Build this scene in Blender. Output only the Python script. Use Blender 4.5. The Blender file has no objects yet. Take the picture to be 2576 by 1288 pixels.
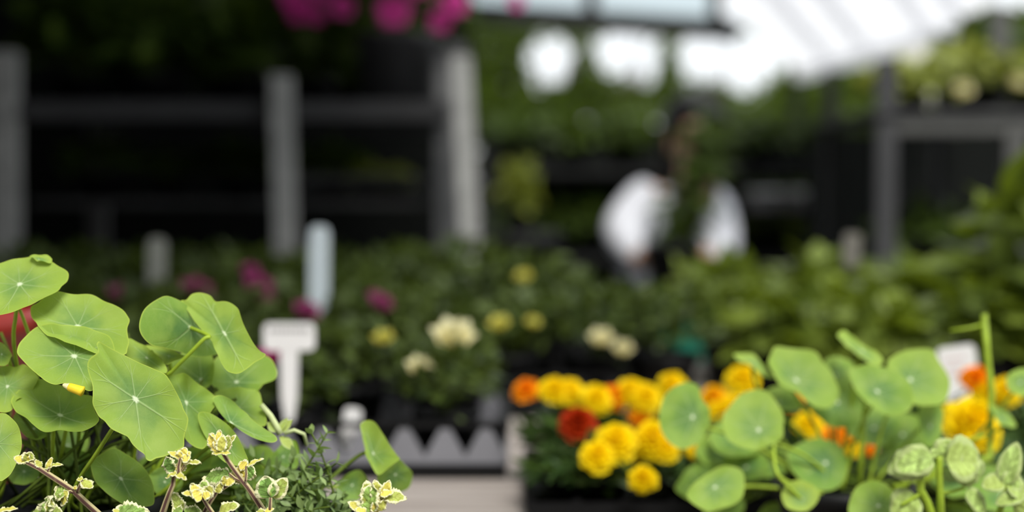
import bpy, math, random
from mathutils import Vector, Matrix
PI = math.pi
rng = random.Random(11)
sc = bpy.context.scene
COL = sc.collection

# ------------------------------------------------------------------ camera
F, CX, CY = 3539.0, 1288.0, 644.0
CAMZ = 1.2
PITCH = math.atan(144.0 / F)
CAM = Vector((0, 0, CAMZ))
CROT = Matrix.Rotation(PI / 2 - PITCH, 3, 'X')


def ray(px, py):
    return CROT @ Vector(((px - CX) / F, (CY - py) / F, -1.0))


def P(px, py, D):
    return CAM + ray(px, py) * D


cam_data = bpy.data.cameras.new('camera')
cam = bpy.data.objects.new('camera', cam_data)
COL.objects.link(cam)
cam.location = CAM
cam.rotation_euler = (PI / 2 - PITCH, 0, 0)
cam_data.sensor_width = 36.0
cam_data.lens = F / 2576.0 * 36.0
cam_data.clip_start = 0.05
cam_data.clip_end = 200
cam_data.dof.use_dof = True
cam_data.dof.focus_distance = 0.825
cam_data.dof.aperture_fstop = 2.6
cam_data.dof.aperture_blades = 0
sc.camera = cam

# ------------------------------------------------------------------ node helper


class Mat:
    def __init__(s, name):
        s.m = bpy.data.materials.new(name)
        s.m.use_nodes = True
        s.t = s.m.node_tree
        s.t.nodes.clear()
        s.out = s.t.nodes.new('ShaderNodeOutputMaterial')

    def n(s, kind, **kw):
        x = s.t.nodes.new(kind)
        for k, v in kw.items():
            setattr(x, k, v)
        return x

    def put(s, sock, v):
        if v is None:
            return
        if isinstance(v, bpy.types.NodeSocket):
            s.t.links.new(v, sock)
        elif isinstance(v, (tuple, list)):
            v = tuple(v)
            sock.default_value = v + (1.0,) if len(v) == 3 and sock.type == 'RGBA' else v
        else:
            sock.default_value = v

    def math(s, op, a, b=None, c=None):
        x = s.n('ShaderNodeMath', operation=op)
        s.put(x.inputs[0], a)
        s.put(x.inputs[1], b)
        s.put(x.inputs[2], c)
        return x.outputs[0]

    def step(s, a, lo, hi, o0=0.0, o1=1.0):
        x = s.n('ShaderNodeMapRange', interpolation_type='SMOOTHSTEP')
        for i, v in enumerate((a, lo, hi, o0, o1)):
            s.put(x.inputs[i], v)
        return x.outputs[0]

    def mix(s, f, a, b):
        x = s.n('ShaderNodeMix', data_type='RGBA')
        s.put(x.inputs[0], f)
        s.put(x.inputs[6], a)
        s.put(x.inputs[7], b)
        return x.outputs[2]

    def attr(s, name):
        return s.n('ShaderNodeAttribute', attribute_name=name).outputs['Fac']

    def uv(s):
        u = s.n('ShaderNodeUVMap', uv_map='UVMap')
        x = s.n('ShaderNodeSeparateXYZ')
        s.t.links.new(u.outputs[0], x.inputs[0])
        return x.outputs[0], x.outputs[1]

    def objrand(s):
        return s.n('ShaderNodeObjectInfo').outputs['Random']

    def noise(s, scale, detail=3.0, coord='Object', rough=0.55):
        c = s.n('ShaderNodeTexCoord')
        x = s.n('ShaderNodeTexNoise')
        s.t.links.new(c.outputs[coord], x.inputs['Vector'])
        x.inputs['Scale'].default_value = scale
        x.inputs['Detail'].default_value = detail
        x.inputs['Roughness'].default_value = rough
        return x.outputs['Fac']

    def bump(s, h, strength=0.3, dist=0.002):
        x = s.n('ShaderNodeBump')
        s.put(x.inputs['Height'], h)
        x.inputs['Strength'].default_value = strength
        x.inputs['Distance'].default_value = dist
        return x.outputs[0]

    def bsdf(s, color, rough=0.5, metal=0.0, spec=0.5, normal=None, sheen=0.0):
        x = s.n('ShaderNodeBsdfPrincipled')
        s.put(x.inputs['Base Color'], color)
        s.put(x.inputs['Roughness'], rough)
        x.inputs['Metallic'].default_value = metal
        x.inputs['Specular IOR Level'].default_value = spec
        s.put(x.inputs['Normal'], normal)
        return x.outputs[0]

    def done(s, shader):
        s.t.links.new(shader, s.out.inputs['Surface'])
        return s.m

    def translucent(s, shader, color, fac, normal=None):
        t = s.n('ShaderNodeBsdfTranslucent')
        s.put(t.inputs[0], color)
        x = s.n('ShaderNodeMixShader')
        s.put(x.inputs[0], fac)
        s.t.links.new(shader, x.inputs[1])
        s.t.links.new(t.outputs[0], x.inputs[2])
        return x.outputs[0]


def simple(name, color, rough=0.5, metal=0.0, spec=0.5, vary=0.12, scale=12.0, bump=0.0):
    m = Mat(name)
    nz = m.noise(scale, 4)
    dark = tuple(c * (1 - vary) for c in color)
    lite = tuple(min(1, c * (1 + vary)) for c in color)
    c = m.mix(m.step(nz, 0.3, 0.7), dark, lite)
    nrm = m.bump(nz, bump, 0.004) if bump else None
    return m.done(m.bsdf(c, rough, metal, spec, nrm))


def foliage_mat(name, dark, light, trans, tfac=0.3, rough=0.5, spec=0.4):
    m = Mat(name)
    r = m.attr('rnd')
    o = m.objrand()
    u, v = m.uv()
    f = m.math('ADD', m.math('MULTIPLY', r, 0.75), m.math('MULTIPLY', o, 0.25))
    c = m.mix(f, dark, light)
    rib = m.step(m.math('ABSOLUTE', u), 0.0, 0.10, 0.35, 0.0)
    c = m.mix(rib, c, tuple(min(1, x * 1.6 + 0.02) for x in light))
    return m.done(m.translucent(m.bsdf(c, rough, 0, spec), trans, tfac))


def nasturtium_mat():
    m = Mat('nasturtium_leaf')
    u, v = m.uv()
    age_shade = m.attr('rnd')          # 0 young yellow-green .. 1 deep blue-green; high values also paint shade
    d = m.math('ABSOLUTE', m.math('SUBTRACT', m.math('FRACT', u), 0.5))
    dv = m.math('MULTIPLY', d, v)
    width = m.math('MULTIPLY_ADD', v, -0.022, 0.036)
    main = m.step(m.math('DIVIDE', dv, width), 0.15, 1.0, 1.0, 0.0)
    main = m.math('MULTIPLY', main, m.step(v, 0.55, 0.95, 1.0, 0.25))
    fork = m.math('ABSOLUTE', m.math('SUBTRACT', d, m.math('MULTIPLY', m.math('SUBTRACT', v, 0.5), 0.5)))
    fork = m.step(m.math('MULTIPLY', fork, v), 0.004, 0.02, 0.5, 0.0)
    fork = m.math('MULTIPLY', fork, m.step(v, 0.5, 0.56))
    fork = m.math('MULTIPLY', fork, m.step(v, 0.75, 0.97, 1.0, 0.0))
    vein = m.math('MAXIMUM', main, fork)
    c = m.n('ShaderNodeTexCoord')
    vo = m.n('ShaderNodeTexVoronoi', feature='DISTANCE_TO_EDGE')
    m.t.links.new(c.outputs['Object'], vo.inputs['Vector'])
    vo.inputs['Scale'].default_value = 330
    net = m.step(vo.outputs['Distance'], 0.0, 0.12, 1.0, 0.0)
    nz = m.noise(70, 4)
    cen = m.mix(age_shade, (0.195, 0.345, 0.085), (0.078, 0.200, 0.055))
    edge = m.mix(age_shade, (0.370, 0.510, 0.075), (0.190, 0.350, 0.050))
    col = m.mix(m.step(m.math('ADD', v, m.math('MULTIPLY', m.math('SUBTRACT', nz, 0.5), 0.5)), 0.15, 0.85), cen, edge)
    col = m.mix(m.math('MULTIPLY', net, 0.10), col, (0.40, 0.56, 0.16))
    col = m.mix(m.math('MULTIPLY', m.step(nz, 0.42, 0.75), 0.30), col, (0.42, 0.54, 0.13))
    col = m.mix(m.math('MULTIPLY', vein, 0.50), col, (0.50, 0.66, 0.28))
    col = m.mix(m.math('MULTIPLY', m.step(v, 0.965, 0.995), 0.6), col, (0.55, 0.66, 0.10))
    col = m.mix(m.step(v, 0.035, 0.09, 1.0, 0.0), col, (0.80, 0.90, 0.60))
    h = m.math('ADD', m.math('MULTIPLY', vein, -0.6), m.math('MULTIPLY', nz, 0.8))
    sh = m.bsdf(col, 0.6, 0, 0.25, m.bump(h, 0.45, 0.0014))
    return m.done(m.translucent(sh, (0.36, 0.46, 0.035), 0.28))


def variegated_mat(name, green, cream, yellow, tf=0.2):
    m = Mat(name)
    u, v = m.uv()
    y = m.attr('rnd')
    nz = m.noise(220, 3)
    e = m.math('MAXIMUM', m.math('ABSOLUTE', u), m.step(v, 0.65, 1.0))
    e = m.math('ADD', e, m.math('MULTIPLY', m.math('SUBTRACT', nz, 0.5), 0.5))
    lat = m.math('ABSOLUTE', m.math('SUBTRACT', m.math('FRACT', m.math('ADD', m.math('MULTIPLY', v, 5.0), m.math('MULTIPLY', m.math('ABSOLUTE', u), -1.6))), 0.5))
    lat = m.step(lat, 0.0, 0.12, 0.5, 0.0)
    rib = m.step(m.math('ABSOLUTE', u), 0.0, 0.09, 0.7, 0.0)
    g = m.mix(m.step(nz, 0.4, 0.65), green, tuple(min(1, x * 1.9 + 0.02) for x in green))
    g = m.mix(m.math('MAXIMUM', lat, rib), g, tuple(x * 0.5 for x in green))
    inner = m.mix(y, g, yellow)
    col = m.mix(m.step(e, 0.62, 0.80), inner, cream)
    sh = m.bsdf(col, 0.6, 0, 0.3, m.bump(m.math('ADD', nz, lat), 0.5, 0.0012))
    return m.done(m.translucent(sh, (0.6, 0.6, 0.1), tf))


def flower_mat(name, base, tip, tfac=0.25):
    m = Mat(name)
    u, v = m.uv()
    r = m.attr('rnd')
    c = m.mix(m.math('MULTIPLY', v, 1.0), base, tip)
    c = m.mix(m.math('MULTIPLY', r, 0.25), c, tuple(x * 0.8 for x in base))
    return m.done(m.translucent(m.bsdf(c, 0.6, 0, 0.2), tip, tfac))


MT = {}
MT['nast'] = nasturtium_mat()
MT['petiole'] = simple('petiole_green', (0.30, 0.42, 0.03), 0.5, 0, 0.3, 0.2, 60)
MT['petiole_dull'] = simple('petiole_dull', (0.085, 0.125, 0.015), 0.7, 0, 0.15, 0.25, 60)
MT['varie'] = variegated_mat('variegated_leaf', (0.16, 0.29, 0.055), (0.97, 0.94, 0.56), (0.92, 0.78, 0.15))
MT['varie_pale'] = variegated_mat('variegated_pale_leaf', (0.30, 0.42, 0.11), (0.48, 0.58, 0.22), (0.46, 0.56, 0.13))
MT['vstem'] = None
m = Mat('purple_brown_stem')
u_, v_ = m.uv()
c_ = m.mix(m.step(m.math('ABSOLUTE', m.math('SUBTRACT', u_, 0.5)), 0.14, 0.32), (0.125, 0.060, 0.050), (0.55, 0.47, 0.24))
c_ = m.mix(m.step(m.noise(260, 3), 0.55, 0.8, 0.0, 0.5), c_, (0.34, 0.24, 0.14))
MT['vstem'] = m.done(m.bsdf(c_, 0.7, 0, 0.2))
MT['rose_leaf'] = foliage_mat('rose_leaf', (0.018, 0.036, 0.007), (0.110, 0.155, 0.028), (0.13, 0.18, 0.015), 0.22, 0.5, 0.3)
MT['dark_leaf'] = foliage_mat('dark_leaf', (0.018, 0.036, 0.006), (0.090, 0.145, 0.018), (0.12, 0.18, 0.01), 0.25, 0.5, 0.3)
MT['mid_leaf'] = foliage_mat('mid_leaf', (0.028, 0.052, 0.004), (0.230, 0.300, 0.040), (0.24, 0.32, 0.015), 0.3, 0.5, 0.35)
MT['lime_leaf'] = foliage_mat('lime_leaf', (0.12, 0.16, 0.02), (0.42, 0.46, 0.10), (0.40, 0.44, 0.05), 0.35)
MT['tree_leaf'] = foliage_mat('tree_leaf', (0.010, 0.024, 0.002), (0.075, 0.120, 0.005), (0.12, 0.18, 0.004), 0.3, 0.65, 0.2)
MT['thyme_leaf'] = foliage_mat('thyme_leaf', (0.085, 0.160, 0.050), (0.330, 0.440, 0.150), (0.25, 0.38, 0.06), 0.25)
MT['marigold_leaf'] = foliage_mat('marigold_leaf', (0.022, 0.055, 0.012), (0.085, 0.160, 0.030), (0.12, 0.20, 0.02), 0.25)
MT['yellow'] = flower_mat('yellow_petal', (1.0, 0.68, 0.0), (1.0, 0.80, 0.002), 0.4)
MT['orange'] = flower_mat('orange_petal', (0.85, 0.16, 0.0), (1.0, 0.38, 0.0))
MT['red'] = flower_mat('rust_red_petal', (0.22, 0.008, 0.0), (0.50, 0.035, 0.0))
MT['bicolor'] = flower_mat('orange_yellow_petal', (0.80, 0.15, 0.0), (1.0, 0.66, 0.0))
MT['cream'] = flower_mat('cream_petal', (0.80, 0.70, 0.30), (0.90, 0.88, 0.62))
MT['lemon'] = flower_mat('lemon_petal', (0.55, 0.50, 0.06), (0.80, 0.76, 0.20))
MT['pink'] = flower_mat('pink_petal', (0.42, 0.012, 0.17), (0.62, 0.055, 0.30))
MT['mauve'] = flower_mat('mauve_petal', (0.26, 0.03, 0.12), (0.42, 0.08, 0.22))
MT['black'] = simple('black_plastic', (0.005, 0.005, 0.0055), 0.55, 0, 0.2, 0.2)
MT['greyplastic'] = simple('grey_tray_plastic', (0.20, 0.20, 0.22), 0.45, 0, 0.4, 0.1)
MT['soil'] = simple('potting_soil', (0.020, 0.013, 0.009), 0.95, 0, 0.1, 0.5, 90, 0.8)
MT['redpot'] = simple('red_plastic', (0.24, 0.013, 0.006), 0.35, 0, 0.4, 0.05)
MT['whitepot'] = simple('pale_plastic', (0.55, 0.55, 0.56), 0.45, 0, 0.4, 0.05)
MT['white'] = simple('white_label_plastic', (0.78, 0.77, 0.76), 0.45, 0, 0.4, 0.03)
MT['galv'] = simple('galvanised_steel', (0.46, 0.46, 0.44), 0.5, 0.35, 0.5, 0.18, 25)
MT['rackmid'] = simple('grey_steel', (0.088, 0.088, 0.082), 0.5, 0, 0.3, 0.15, 25)
MT['racksteel'] = simple('dark_grey_steel', (0.052, 0.052, 0.054), 0.5, 0, 0.3, 0.12, 25)
MT['greysteel'] = simple('grey_painted_steel', (0.14, 0.14, 0.14), 0.5, 0.1, 0.5, 0.12, 25)
MT['shelfboard'] = simple('dark_mesh_shelf', (0.05, 0.05, 0.05), 0.7, 0, 0.3, 0.2, 20)
MT['shade'] = simple('black_shade_cloth', (0.007, 0.008, 0.007), 0.95, 0, 0.1, 0.3, 40)
MT['beam'] = simple('dark_painted_beam', (0.010, 0.011, 0.010), 0.6, 0, 0.3, 0.2)
MT['bark'] = simple('bark', (0.06, 0.045, 0.03), 0.9, 0, 0.1, 0.4, 20, 0.6)
MT['shirt'] = simple('white_shirt_cotton', (0.74, 0.75, 0.80), 0.85, 0, 0.2, 0.04, 8)
MT['apron'] = simple('dark_green_apron', (0.008, 0.130, 0.080), 0.8, 0, 0.2, 0.1, 8)
MT['trousers'] = simple('black_trousers', (0.008, 0.008, 0.010), 0.85, 0, 0.2, 0.1, 8)
MT['skin'] = simple('skin', (0.52, 0.30, 0.20), 0.5, 0, 0.4, 0.06, 12)
MT['hair'] = simple('black_hair', (0.006, 0.005, 0.004), 0.5, 0, 0.4, 0.3, 80)
MT['eye'] = simple('eye_dark', (0.02, 0.015, 0.012), 0.2)
MT['ink'] = simple('label_ink', (0.10, 0.09, 0.09), 0.6)
MT['bud'] = simple('yellow_bud', (0.95, 0.66, 0.03), 0.45, 0, 0.3, 0.08, 120)
MT['budtip'] = simple('cream_bud_tip', (0.92, 0.85, 0.42), 0.45, 0, 0.3, 0.05, 120)
MT['paleshoot'] = simple('pale_shoot', (0.55, 0.62, 0.30), 0.5, 0, 0.3, 0.12, 90)


def wood_mat():
    m = Mat('weathered_bench_wood')
    c = m.n('ShaderNodeTexCoord')
    mp = m.n('ShaderNodeMapping')
    m.t.links.new(c.outputs['Object'], mp.inputs['Vector'])
    mp.inputs['Scale'].default_value = (3, 40, 40)
    x = m.n('ShaderNodeTexNoise')
    m.t.links.new(mp.outputs[0], x.inputs['Vector'])
    x.inputs['Scale'].default_value = 2.0
    x.inputs['Detail'].default_value = 6
    col = m.mix(m.step(x.outputs['Fac'], 0.3, 0.7), (0.27, 0.23, 0.205), (0.43, 0.385, 0.35))
    return m.done(m.bsdf(col, 0.8, 0, 0.2, m.bump(x.outputs['Fac'], 0.4, 0.002)))


MT['wood'] = wood_mat()
MT['concrete'] = simple('concrete_floor', (0.14, 0.135, 0.13), 0.9, 0, 0.2, 0.25, 5, 0.3)

m = Mat('translucent_roof_sheet')
MT['sheet'] = m.done(m.translucent(m.bsdf((0.90, 0.90, 0.92), 0.4, 0, 0.3), (0.97, 0.97, 0.98), 0.74))
m = Mat('white_roof_rib')
MT['sheetrib'] = m.done(m.translucent(m.bsdf((0.88, 0.88, 0.90), 0.5), (0.97, 0.97, 0.98), 0.80))
m = Mat('tinted_clear_panel')
g_ = m.n('ShaderNodeBsdfTransparent')
g_.inputs[0].default_value = (0.79, 0.84, 0.85, 1)
gl_ = m.n('ShaderNodeBsdfGlossy')
gl_.inputs['Roughness'].default_value = 0.15
mx_ = m.n('ShaderNodeMixShader')
mx_.inputs[0].default_value = 0.05
m.t.links.new(g_.outputs[0], mx_.inputs[1])
m.t.links.new(gl_.outputs[0], mx_.inputs[2])
MT['pane'] = m.done(mx_.outputs[0])

# ------------------------------------------------------------------ mesh builder


def wloc(o):
    v = Vector((0, 0, 0))
    while o is not None:
        v += o.location
        o = o.parent
    return v


class MB:
    def __init__(s):
        s.v, s.f, s.uv, s.r = [], [], [], []

    def add(s, verts, faces, uvs=None, rnd=0.5):
        """uvs: one per vertex or a list of per-face lists"""
        b = len(s.v)
        s.v += [Vector(x) for x in verts]
        s.r += [rnd] * len(verts)
        for i, f in enumerate(faces):
            s.f.append(tuple(b + k for k in f))
            if uvs is None:
                s.uv.append([(0.5, 0.5)] * len(f))
            elif len(uvs) == len(verts) and not isinstance(uvs[0], list):
                s.uv.append([uvs[k] for k in f])
            else:
                s.uv.append(uvs[i])
        return s

    def box(s, c, size, rot=None):
        c = Vector(c)
        h = Vector(size) / 2
        vs = []
        for sx in (-1, 1):
            for sy in (-1, 1):
                for sz in (-1, 1):
                    p = Vector((sx * h.x, sy * h.y, sz * h.z))
                    vs.append(c + (rot @ p if rot else p))
        s.add(vs, [(0, 1, 3, 2), (4, 6, 7, 5), (0, 4, 5, 1), (2, 3, 7, 6), (0, 2, 6, 4), (1, 5, 7, 3)])
        return s

    def bar(s, a, b, w, t):
        """rectangular bar from a to b, w across, t deep"""
        a, b = Vector(a), Vector(b)
        d = (b - a)
        L = d.length
        d.normalize()
        up = Vector((0, 1, 0)) if abs(d.y) < 0.9 else Vector((0, 0, 1))
        x = d.cross(up).normalized()
        y = x.cross(d).normalized()
        rot = Matrix((x, y, d)).transposed()
        return s.box((a + b) / 2, (w, t, L), rot)

    def tube(s, pts, r0, r1=None, seg=7, rnd=0.5, cap=True):
        r1 = r0 if r1 is None else r1
        pts = [Vector(p) for p in pts]
        n = len(pts)
        vs, fs, uvs = [], [], []
        ref = Vector((0.0, -1.0, 0.15)).normalized()
        for i, p in enumerate(pts):
            d = (pts[min(i + 1, n - 1)] - pts[max(i - 1, 0)]).normalized()
            rr = ref if abs(d.dot(ref)) < 0.95 else Vector((1, 0, 0))
            x = d.cross(rr).normalized()
            y = x.cross(d).normalized()
            r = r0 + (r1 - r0) * i / max(1, n - 1)
            for k in range(seg):
                a = 2 * PI * k / seg
                vs.append(p + x * (math.cos(a) * r) + y * (math.sin(a) * r))
        for i in range(n - 1):
            for k in range(seg):
                k2 = (k + 1) % seg
                fs.append((i * seg + k, i * seg + k2, (i + 1) * seg + k2, (i + 1) * seg + k))
                # u measured across the visible width (0..1), 0.5 facing the front
                ua, ub = [0.5 + 0.5 * math.cos(2 * PI * q / seg) for q in (k, k2)]
                uvs.append([(ua, i / n), (ub, i / n), (ub, (i + 1) / n), (ua, (i + 1) / n)])
        if cap:
            fs.append(tuple(range(seg - 1, -1, -1)))
            uvs.append([(0.5, 0)] * seg)
            fs.append(tuple((n - 1) * seg + k for k in range(seg)))
            uvs.append([(0.5, 1)] * seg)
        return s.add(vs, fs, uvs, rnd)

    def lathe(s, c, prof, seg=20):
        c = Vector(c)
        vs, fs = [], []
        for r, z in prof:
            for k in range(seg):
                a = 2 * PI * k / seg
                vs.append(c + Vector((r * math.cos(a), r * math.sin(a), z)))
        for i in range(len(prof) - 1):
            for k in range(seg):
                k2 = (k + 1) % seg
                fs.append((i * seg + k, i * seg + k2, (i + 1) * seg + k2, (i + 1) * seg + k))
        fs.append(tuple(range(seg - 1, -1, -1)))
        fs.append(tuple((len(prof) - 1) * seg + k for k in range(seg)))
        return s.add(vs, fs)

    def ball(s, c, r, sx=1, sy=1, sz=1, seg=12, rings=8):
        prof = []
        c = Vector(c)
        vs, fs = [], []
        for i in range(rings + 1):
            th = PI * i / rings
            for k in range(seg):
                a = 2 * PI * k / seg
                vs.append(c + Vector((r * sx * math.sin(th) * math.cos(a), r * sy * math.sin(th) * math.sin(a), -r * sz * math.cos(th))))
        for i in range(rings):
            for k in range(seg):
                k2 = (k + 1) % seg
                fs.append((i * seg + k, i * seg + k2, (i + 1) * seg + k2, (i + 1) * seg + k))
        return s.add(vs, fs)

    def leaf(s, p, d, n, L, W, droop=0.15, fold=0.12, rnd=0.5, rows=3, prof=0.85, roll=0.0):
        """a small pointed oval leaf: midrib and two halves"""
        p, d = Vector(p), Vector(d).normalized()
        side = d.cross(Vector(n))
        if side.length < 1e-4:
            side = d.cross(Vector((1, 0.3, 0)))
        side.normalize()
        n = side.cross(d).normalized()
        vs, uvs, fs = [], [], []
        for i in range(rows + 1):
            t = i / rows
            w = W * 0.5 * math.sin(PI * min(0.985, max(0.06, t ** prof)))
            q = p + d * (L * t) - n * (droop * L * t * t)
            e = n * (fold * w)
            vs += [q - side * w + e, q, q + side * w + e]
            uvs += [(-1, t), (0, t), (1, t)]
        for i in range(rows):
            b = 3 * i
            fs += [(b, b + 1, b + 4, b + 3), (b + 1, b + 2, b + 5, b + 4)]
        return s.add(vs, fs, uvs, rnd)

    def build(s, name, mat, parent=None, smooth=True):
        me = bpy.data.meshes.new(name)
        off = wloc(parent) if parent is not None else Vector((0, 0, 0))
        me.from_pydata([tuple(v - off) for v in s.v], [], s.f)
        uvl = me.uv_layers.new(name='UVMap')
        flat = [c for face in s.uv for uv in face for c in uv]
        uvl.data.foreach_set('uv', flat)
        at = me.attributes.new('rnd', 'FLOAT', 'POINT')
        at.data.foreach_set('value', s.r)
        me.polygons.foreach_set('use_smooth', [smooth] * len(me.polygons))
        me.materials.append(MT[mat] if isinstance(mat, str) else mat)
        me.update()
        o = bpy.data.objects.new(name, me)
        COL.objects.link(o)
        o.parent = parent
        return o


def recentre(o):
    """move the origin of a parentless mesh to the middle of its base"""
    xs = [v.co for v in o.data.vertices]
    lo = Vector([min(v[i] for v in xs) for i in range(3)])
    hi = Vector([max(v[i] for v in xs) for i in range(3)])
    c = Vector(((lo.x + hi.x) / 2, (lo.y + hi.y) / 2, lo.z))
    for v in o.data.vertices:
        v.co -= c
    o.location = c
    return o


def tag(o, label, cat, group=None, kind=None):
    if label:
        o['label'] = label
    if cat:
        o['category'] = cat
    if group:
        o['group'] = group
    if kind:
        o['kind'] = kind
    return o


def thing(name, label, cat, loc, group=None):
    o = bpy.data.objects.new(name, None)
    o.empty_display_size = 0.05
    COL.objects.link(o)
    o.location = loc
    return tag(o, label, cat, group)


def struct(name, mb, mat):
    o = mb.build(name, mat, None, smooth=False)
    o['kind'] = 'structure'
    return o


def dup(root, loc, rotz, label, scale=1.0, group=None, keep=None):
    def cp(o, parent):
        c = o.copy()
        COL.objects.link(c)
        c.parent = parent
        for ch in list(o.children):
            cp(ch, c)
        return c
    r = cp(root, None)
    r.location = loc
    r.rotation_euler = (0, 0, rotz)
    r.scale = (scale, scale, scale)
    r['label'] = label
    if group:
        r['group'] = group
    return r


def rand_dir(zmin=-0.3):
    while True:
        v = Vector((rng.uniform(-1, 1), rng.uniform(-1, 1), rng.uniform(zmin, 1)))
        if 0.05 < v.length < 1:
            return v.normalized()


def jag(o):
    return Vector((rng.gauss(0, o), rng.gauss(0, o), rng.gauss(0, o)))


# ------------------------------------------------------------------ setting
BZ = 0.92                      # bench top
struct('floor', MB().box((0, 3.5, -0.05), (14, 13, 0.1)), 'concrete')
struct('light_block_left', MB().box((-2.7, 3.0, 1.3), (0.05, 5.6, 2.6)), 'shade')  # unseen side wall added to block light from the left
struct('dark_backdrop', MB().box((-1.40, 4.35, 1.28), (2.55, 0.04, 2.56)), 'shade')  # near-black sheet added to keep the background behind the left rack dark
struct('wall_right', MB().box((2.6, 4.75, 0.71), (3.2, 0.04, 1.42)), 'shade')
struct('shade_roof', MB().box((-1.325, 3.075, 2.60), (2.75, 5.55, 0.06)), 'shade')  # unseen roof, stretched forward to shade the left background and rose rows
struct('light_block_front', MB().box((0, -4.0, 2.1), (9, 0.1, 4.2)), 'shade')  # unseen wall added behind the camera to cut low frontal sky light

# dark glazed gable frame with clear panels, above the trees
gb = MB()
gb.bar(P(1010, 22, 6.0), P(1835, 76, 6.0), 0.090, 0.05)
gb.bar(P(1796, 60, 6.0), P(1850, 84, 5.9), 0.085, 0.06)
struct('trim_1', gb, 'beam')
gb = MB()
gb.bar(P(1487, 62, 6.0), P(1487, -260, 6.0), 0.060, 0.05)
gb.bar(P(1010, -260, 6.0), P(1835, -260, 6.0), 0.06, 0.05)
gb.bar(P(1020, 22, 6.0), P(1020, -260, 6.0), 0.05, 0.05)
gb.bar(P(1800, 65, 6.0), P(1800, -260, 6.0), 0.05, 0.05)
struct('trim_2', gb, 'beam')
w1 = MB()
a_, b_, c_, d_ = P(1020, 26, 6.0), P(1487, 56, 6.0), P(1487, -255, 6.0), P(1020, -255, 6.0)
th = Vector((0, 0.004, 0))
w1.add([a_, b_, c_, d_, a_ + th, b_ + th, c_ + th, d_ + th], [(0, 1, 2, 3), (7, 6, 5, 4), (0, 4, 5, 1), (2, 6, 7, 3)])
struct('window_1', w1, 'pane')
w1 = MB()
a_, b_, c_, d_ = P(1487, 56, 6.0), P(1800, 72, 6.0), P(1800, -255, 6.0), P(1487, -255, 6.0)
w1.add([a_, b_, c_, d_, a_ + th, b_ + th, c_ + th, d_ + th], [(0, 1, 2, 3), (7, 6, 5, 4), (0, 4, 5, 1), (2, 6, 7, 3)])
struct('window_2', w1, 'pane')

# white translucent roof sheet, sloping
A = P(1770, -70, 4.2)
B = P(2005, 178, 6.2)
C = P(2440, 48, 4.9)
nn = (B - A).cross(C - A).normalized()


def onplane(px, py, p0, n):
    d = ray(px, py)
    return CAM + d * ((p0 - CAM).dot(n) / d.dot(n))


E = onplane(2660, -150, A, nn)
G = onplane(1960, -330, A, nn)
roof = thing('canopy_roof', 'white translucent ribbed canopy roof sloping over the right of the nursery', 'canopy', (B.x, B.y, B.z))
if nn.z < 0:
    nn = -nn
t_ = nn * 0.006
q = [A, B, C, E, G]
mb = MB()
mb.add(q + [x + t_ for x in q], [(0, 1, 2, 3, 4), (9, 8, 7, 6, 5)] + [(i, (i + 1) % 5, (i + 1) % 5 + 5, i + 5) for i in range(5)])
mb.build('roof_sheet', 'sheet', roof, False)
for (x0, y0, x1, y1) in ((1915, -60, 2085, 150), (2040, -60, 2175, 118), (2240, -60, 2330, 74), (2345, -60, 2415, 44)):
    mb = MB()
    mb.bar(onplane(x0, y0, A, nn) - nn * 0.012, onplane(x1, y1, A, nn) - nn * 0.005, 0.06, 0.004)
    mb.build('rib', 'sheetrib', roof, False)
mb = MB()
mb.bar(B - nn * 0.02, C - nn * 0.02, 0.035, 0.05)
mb.build('eave_rail', 'sheetrib', roof, False)
MB().bar(B - nn * 0.03, (B.x, B.y, 0), 0.035, 0.035).build('post', 'beam', roof, False)

# bench of planks
bench = thing('plank_bench', 'weathered grey wooden plank bench carrying the trays of plants', 'bench', (0, 1.6, 0))
mb = MB()
y = 0.55
while y < 2.40:
    mb.box((0, y + 0.07, BZ - 0.012), (2.9, 0.138, 0.024))
    y += 0.144
mb.build('bench_top', 'wood', bench, False)
for sx in (-1.35, 0, 1.35):
    for sy in (0.7, 2.35):
        MB().box((sx, sy, (BZ - 0.024) / 2), (0.06, 0.06, BZ - 0.024)).build('leg', 'wood', bench, False)
for sy in (0.7, 2.35):
    MB().box((0, sy, BZ - 0.064), (2.64, 0.04, 0.08)).build('apron_rail', 'wood', bench, False)

# ------------------------------------------------------------------ trays with zigzag sides


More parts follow.
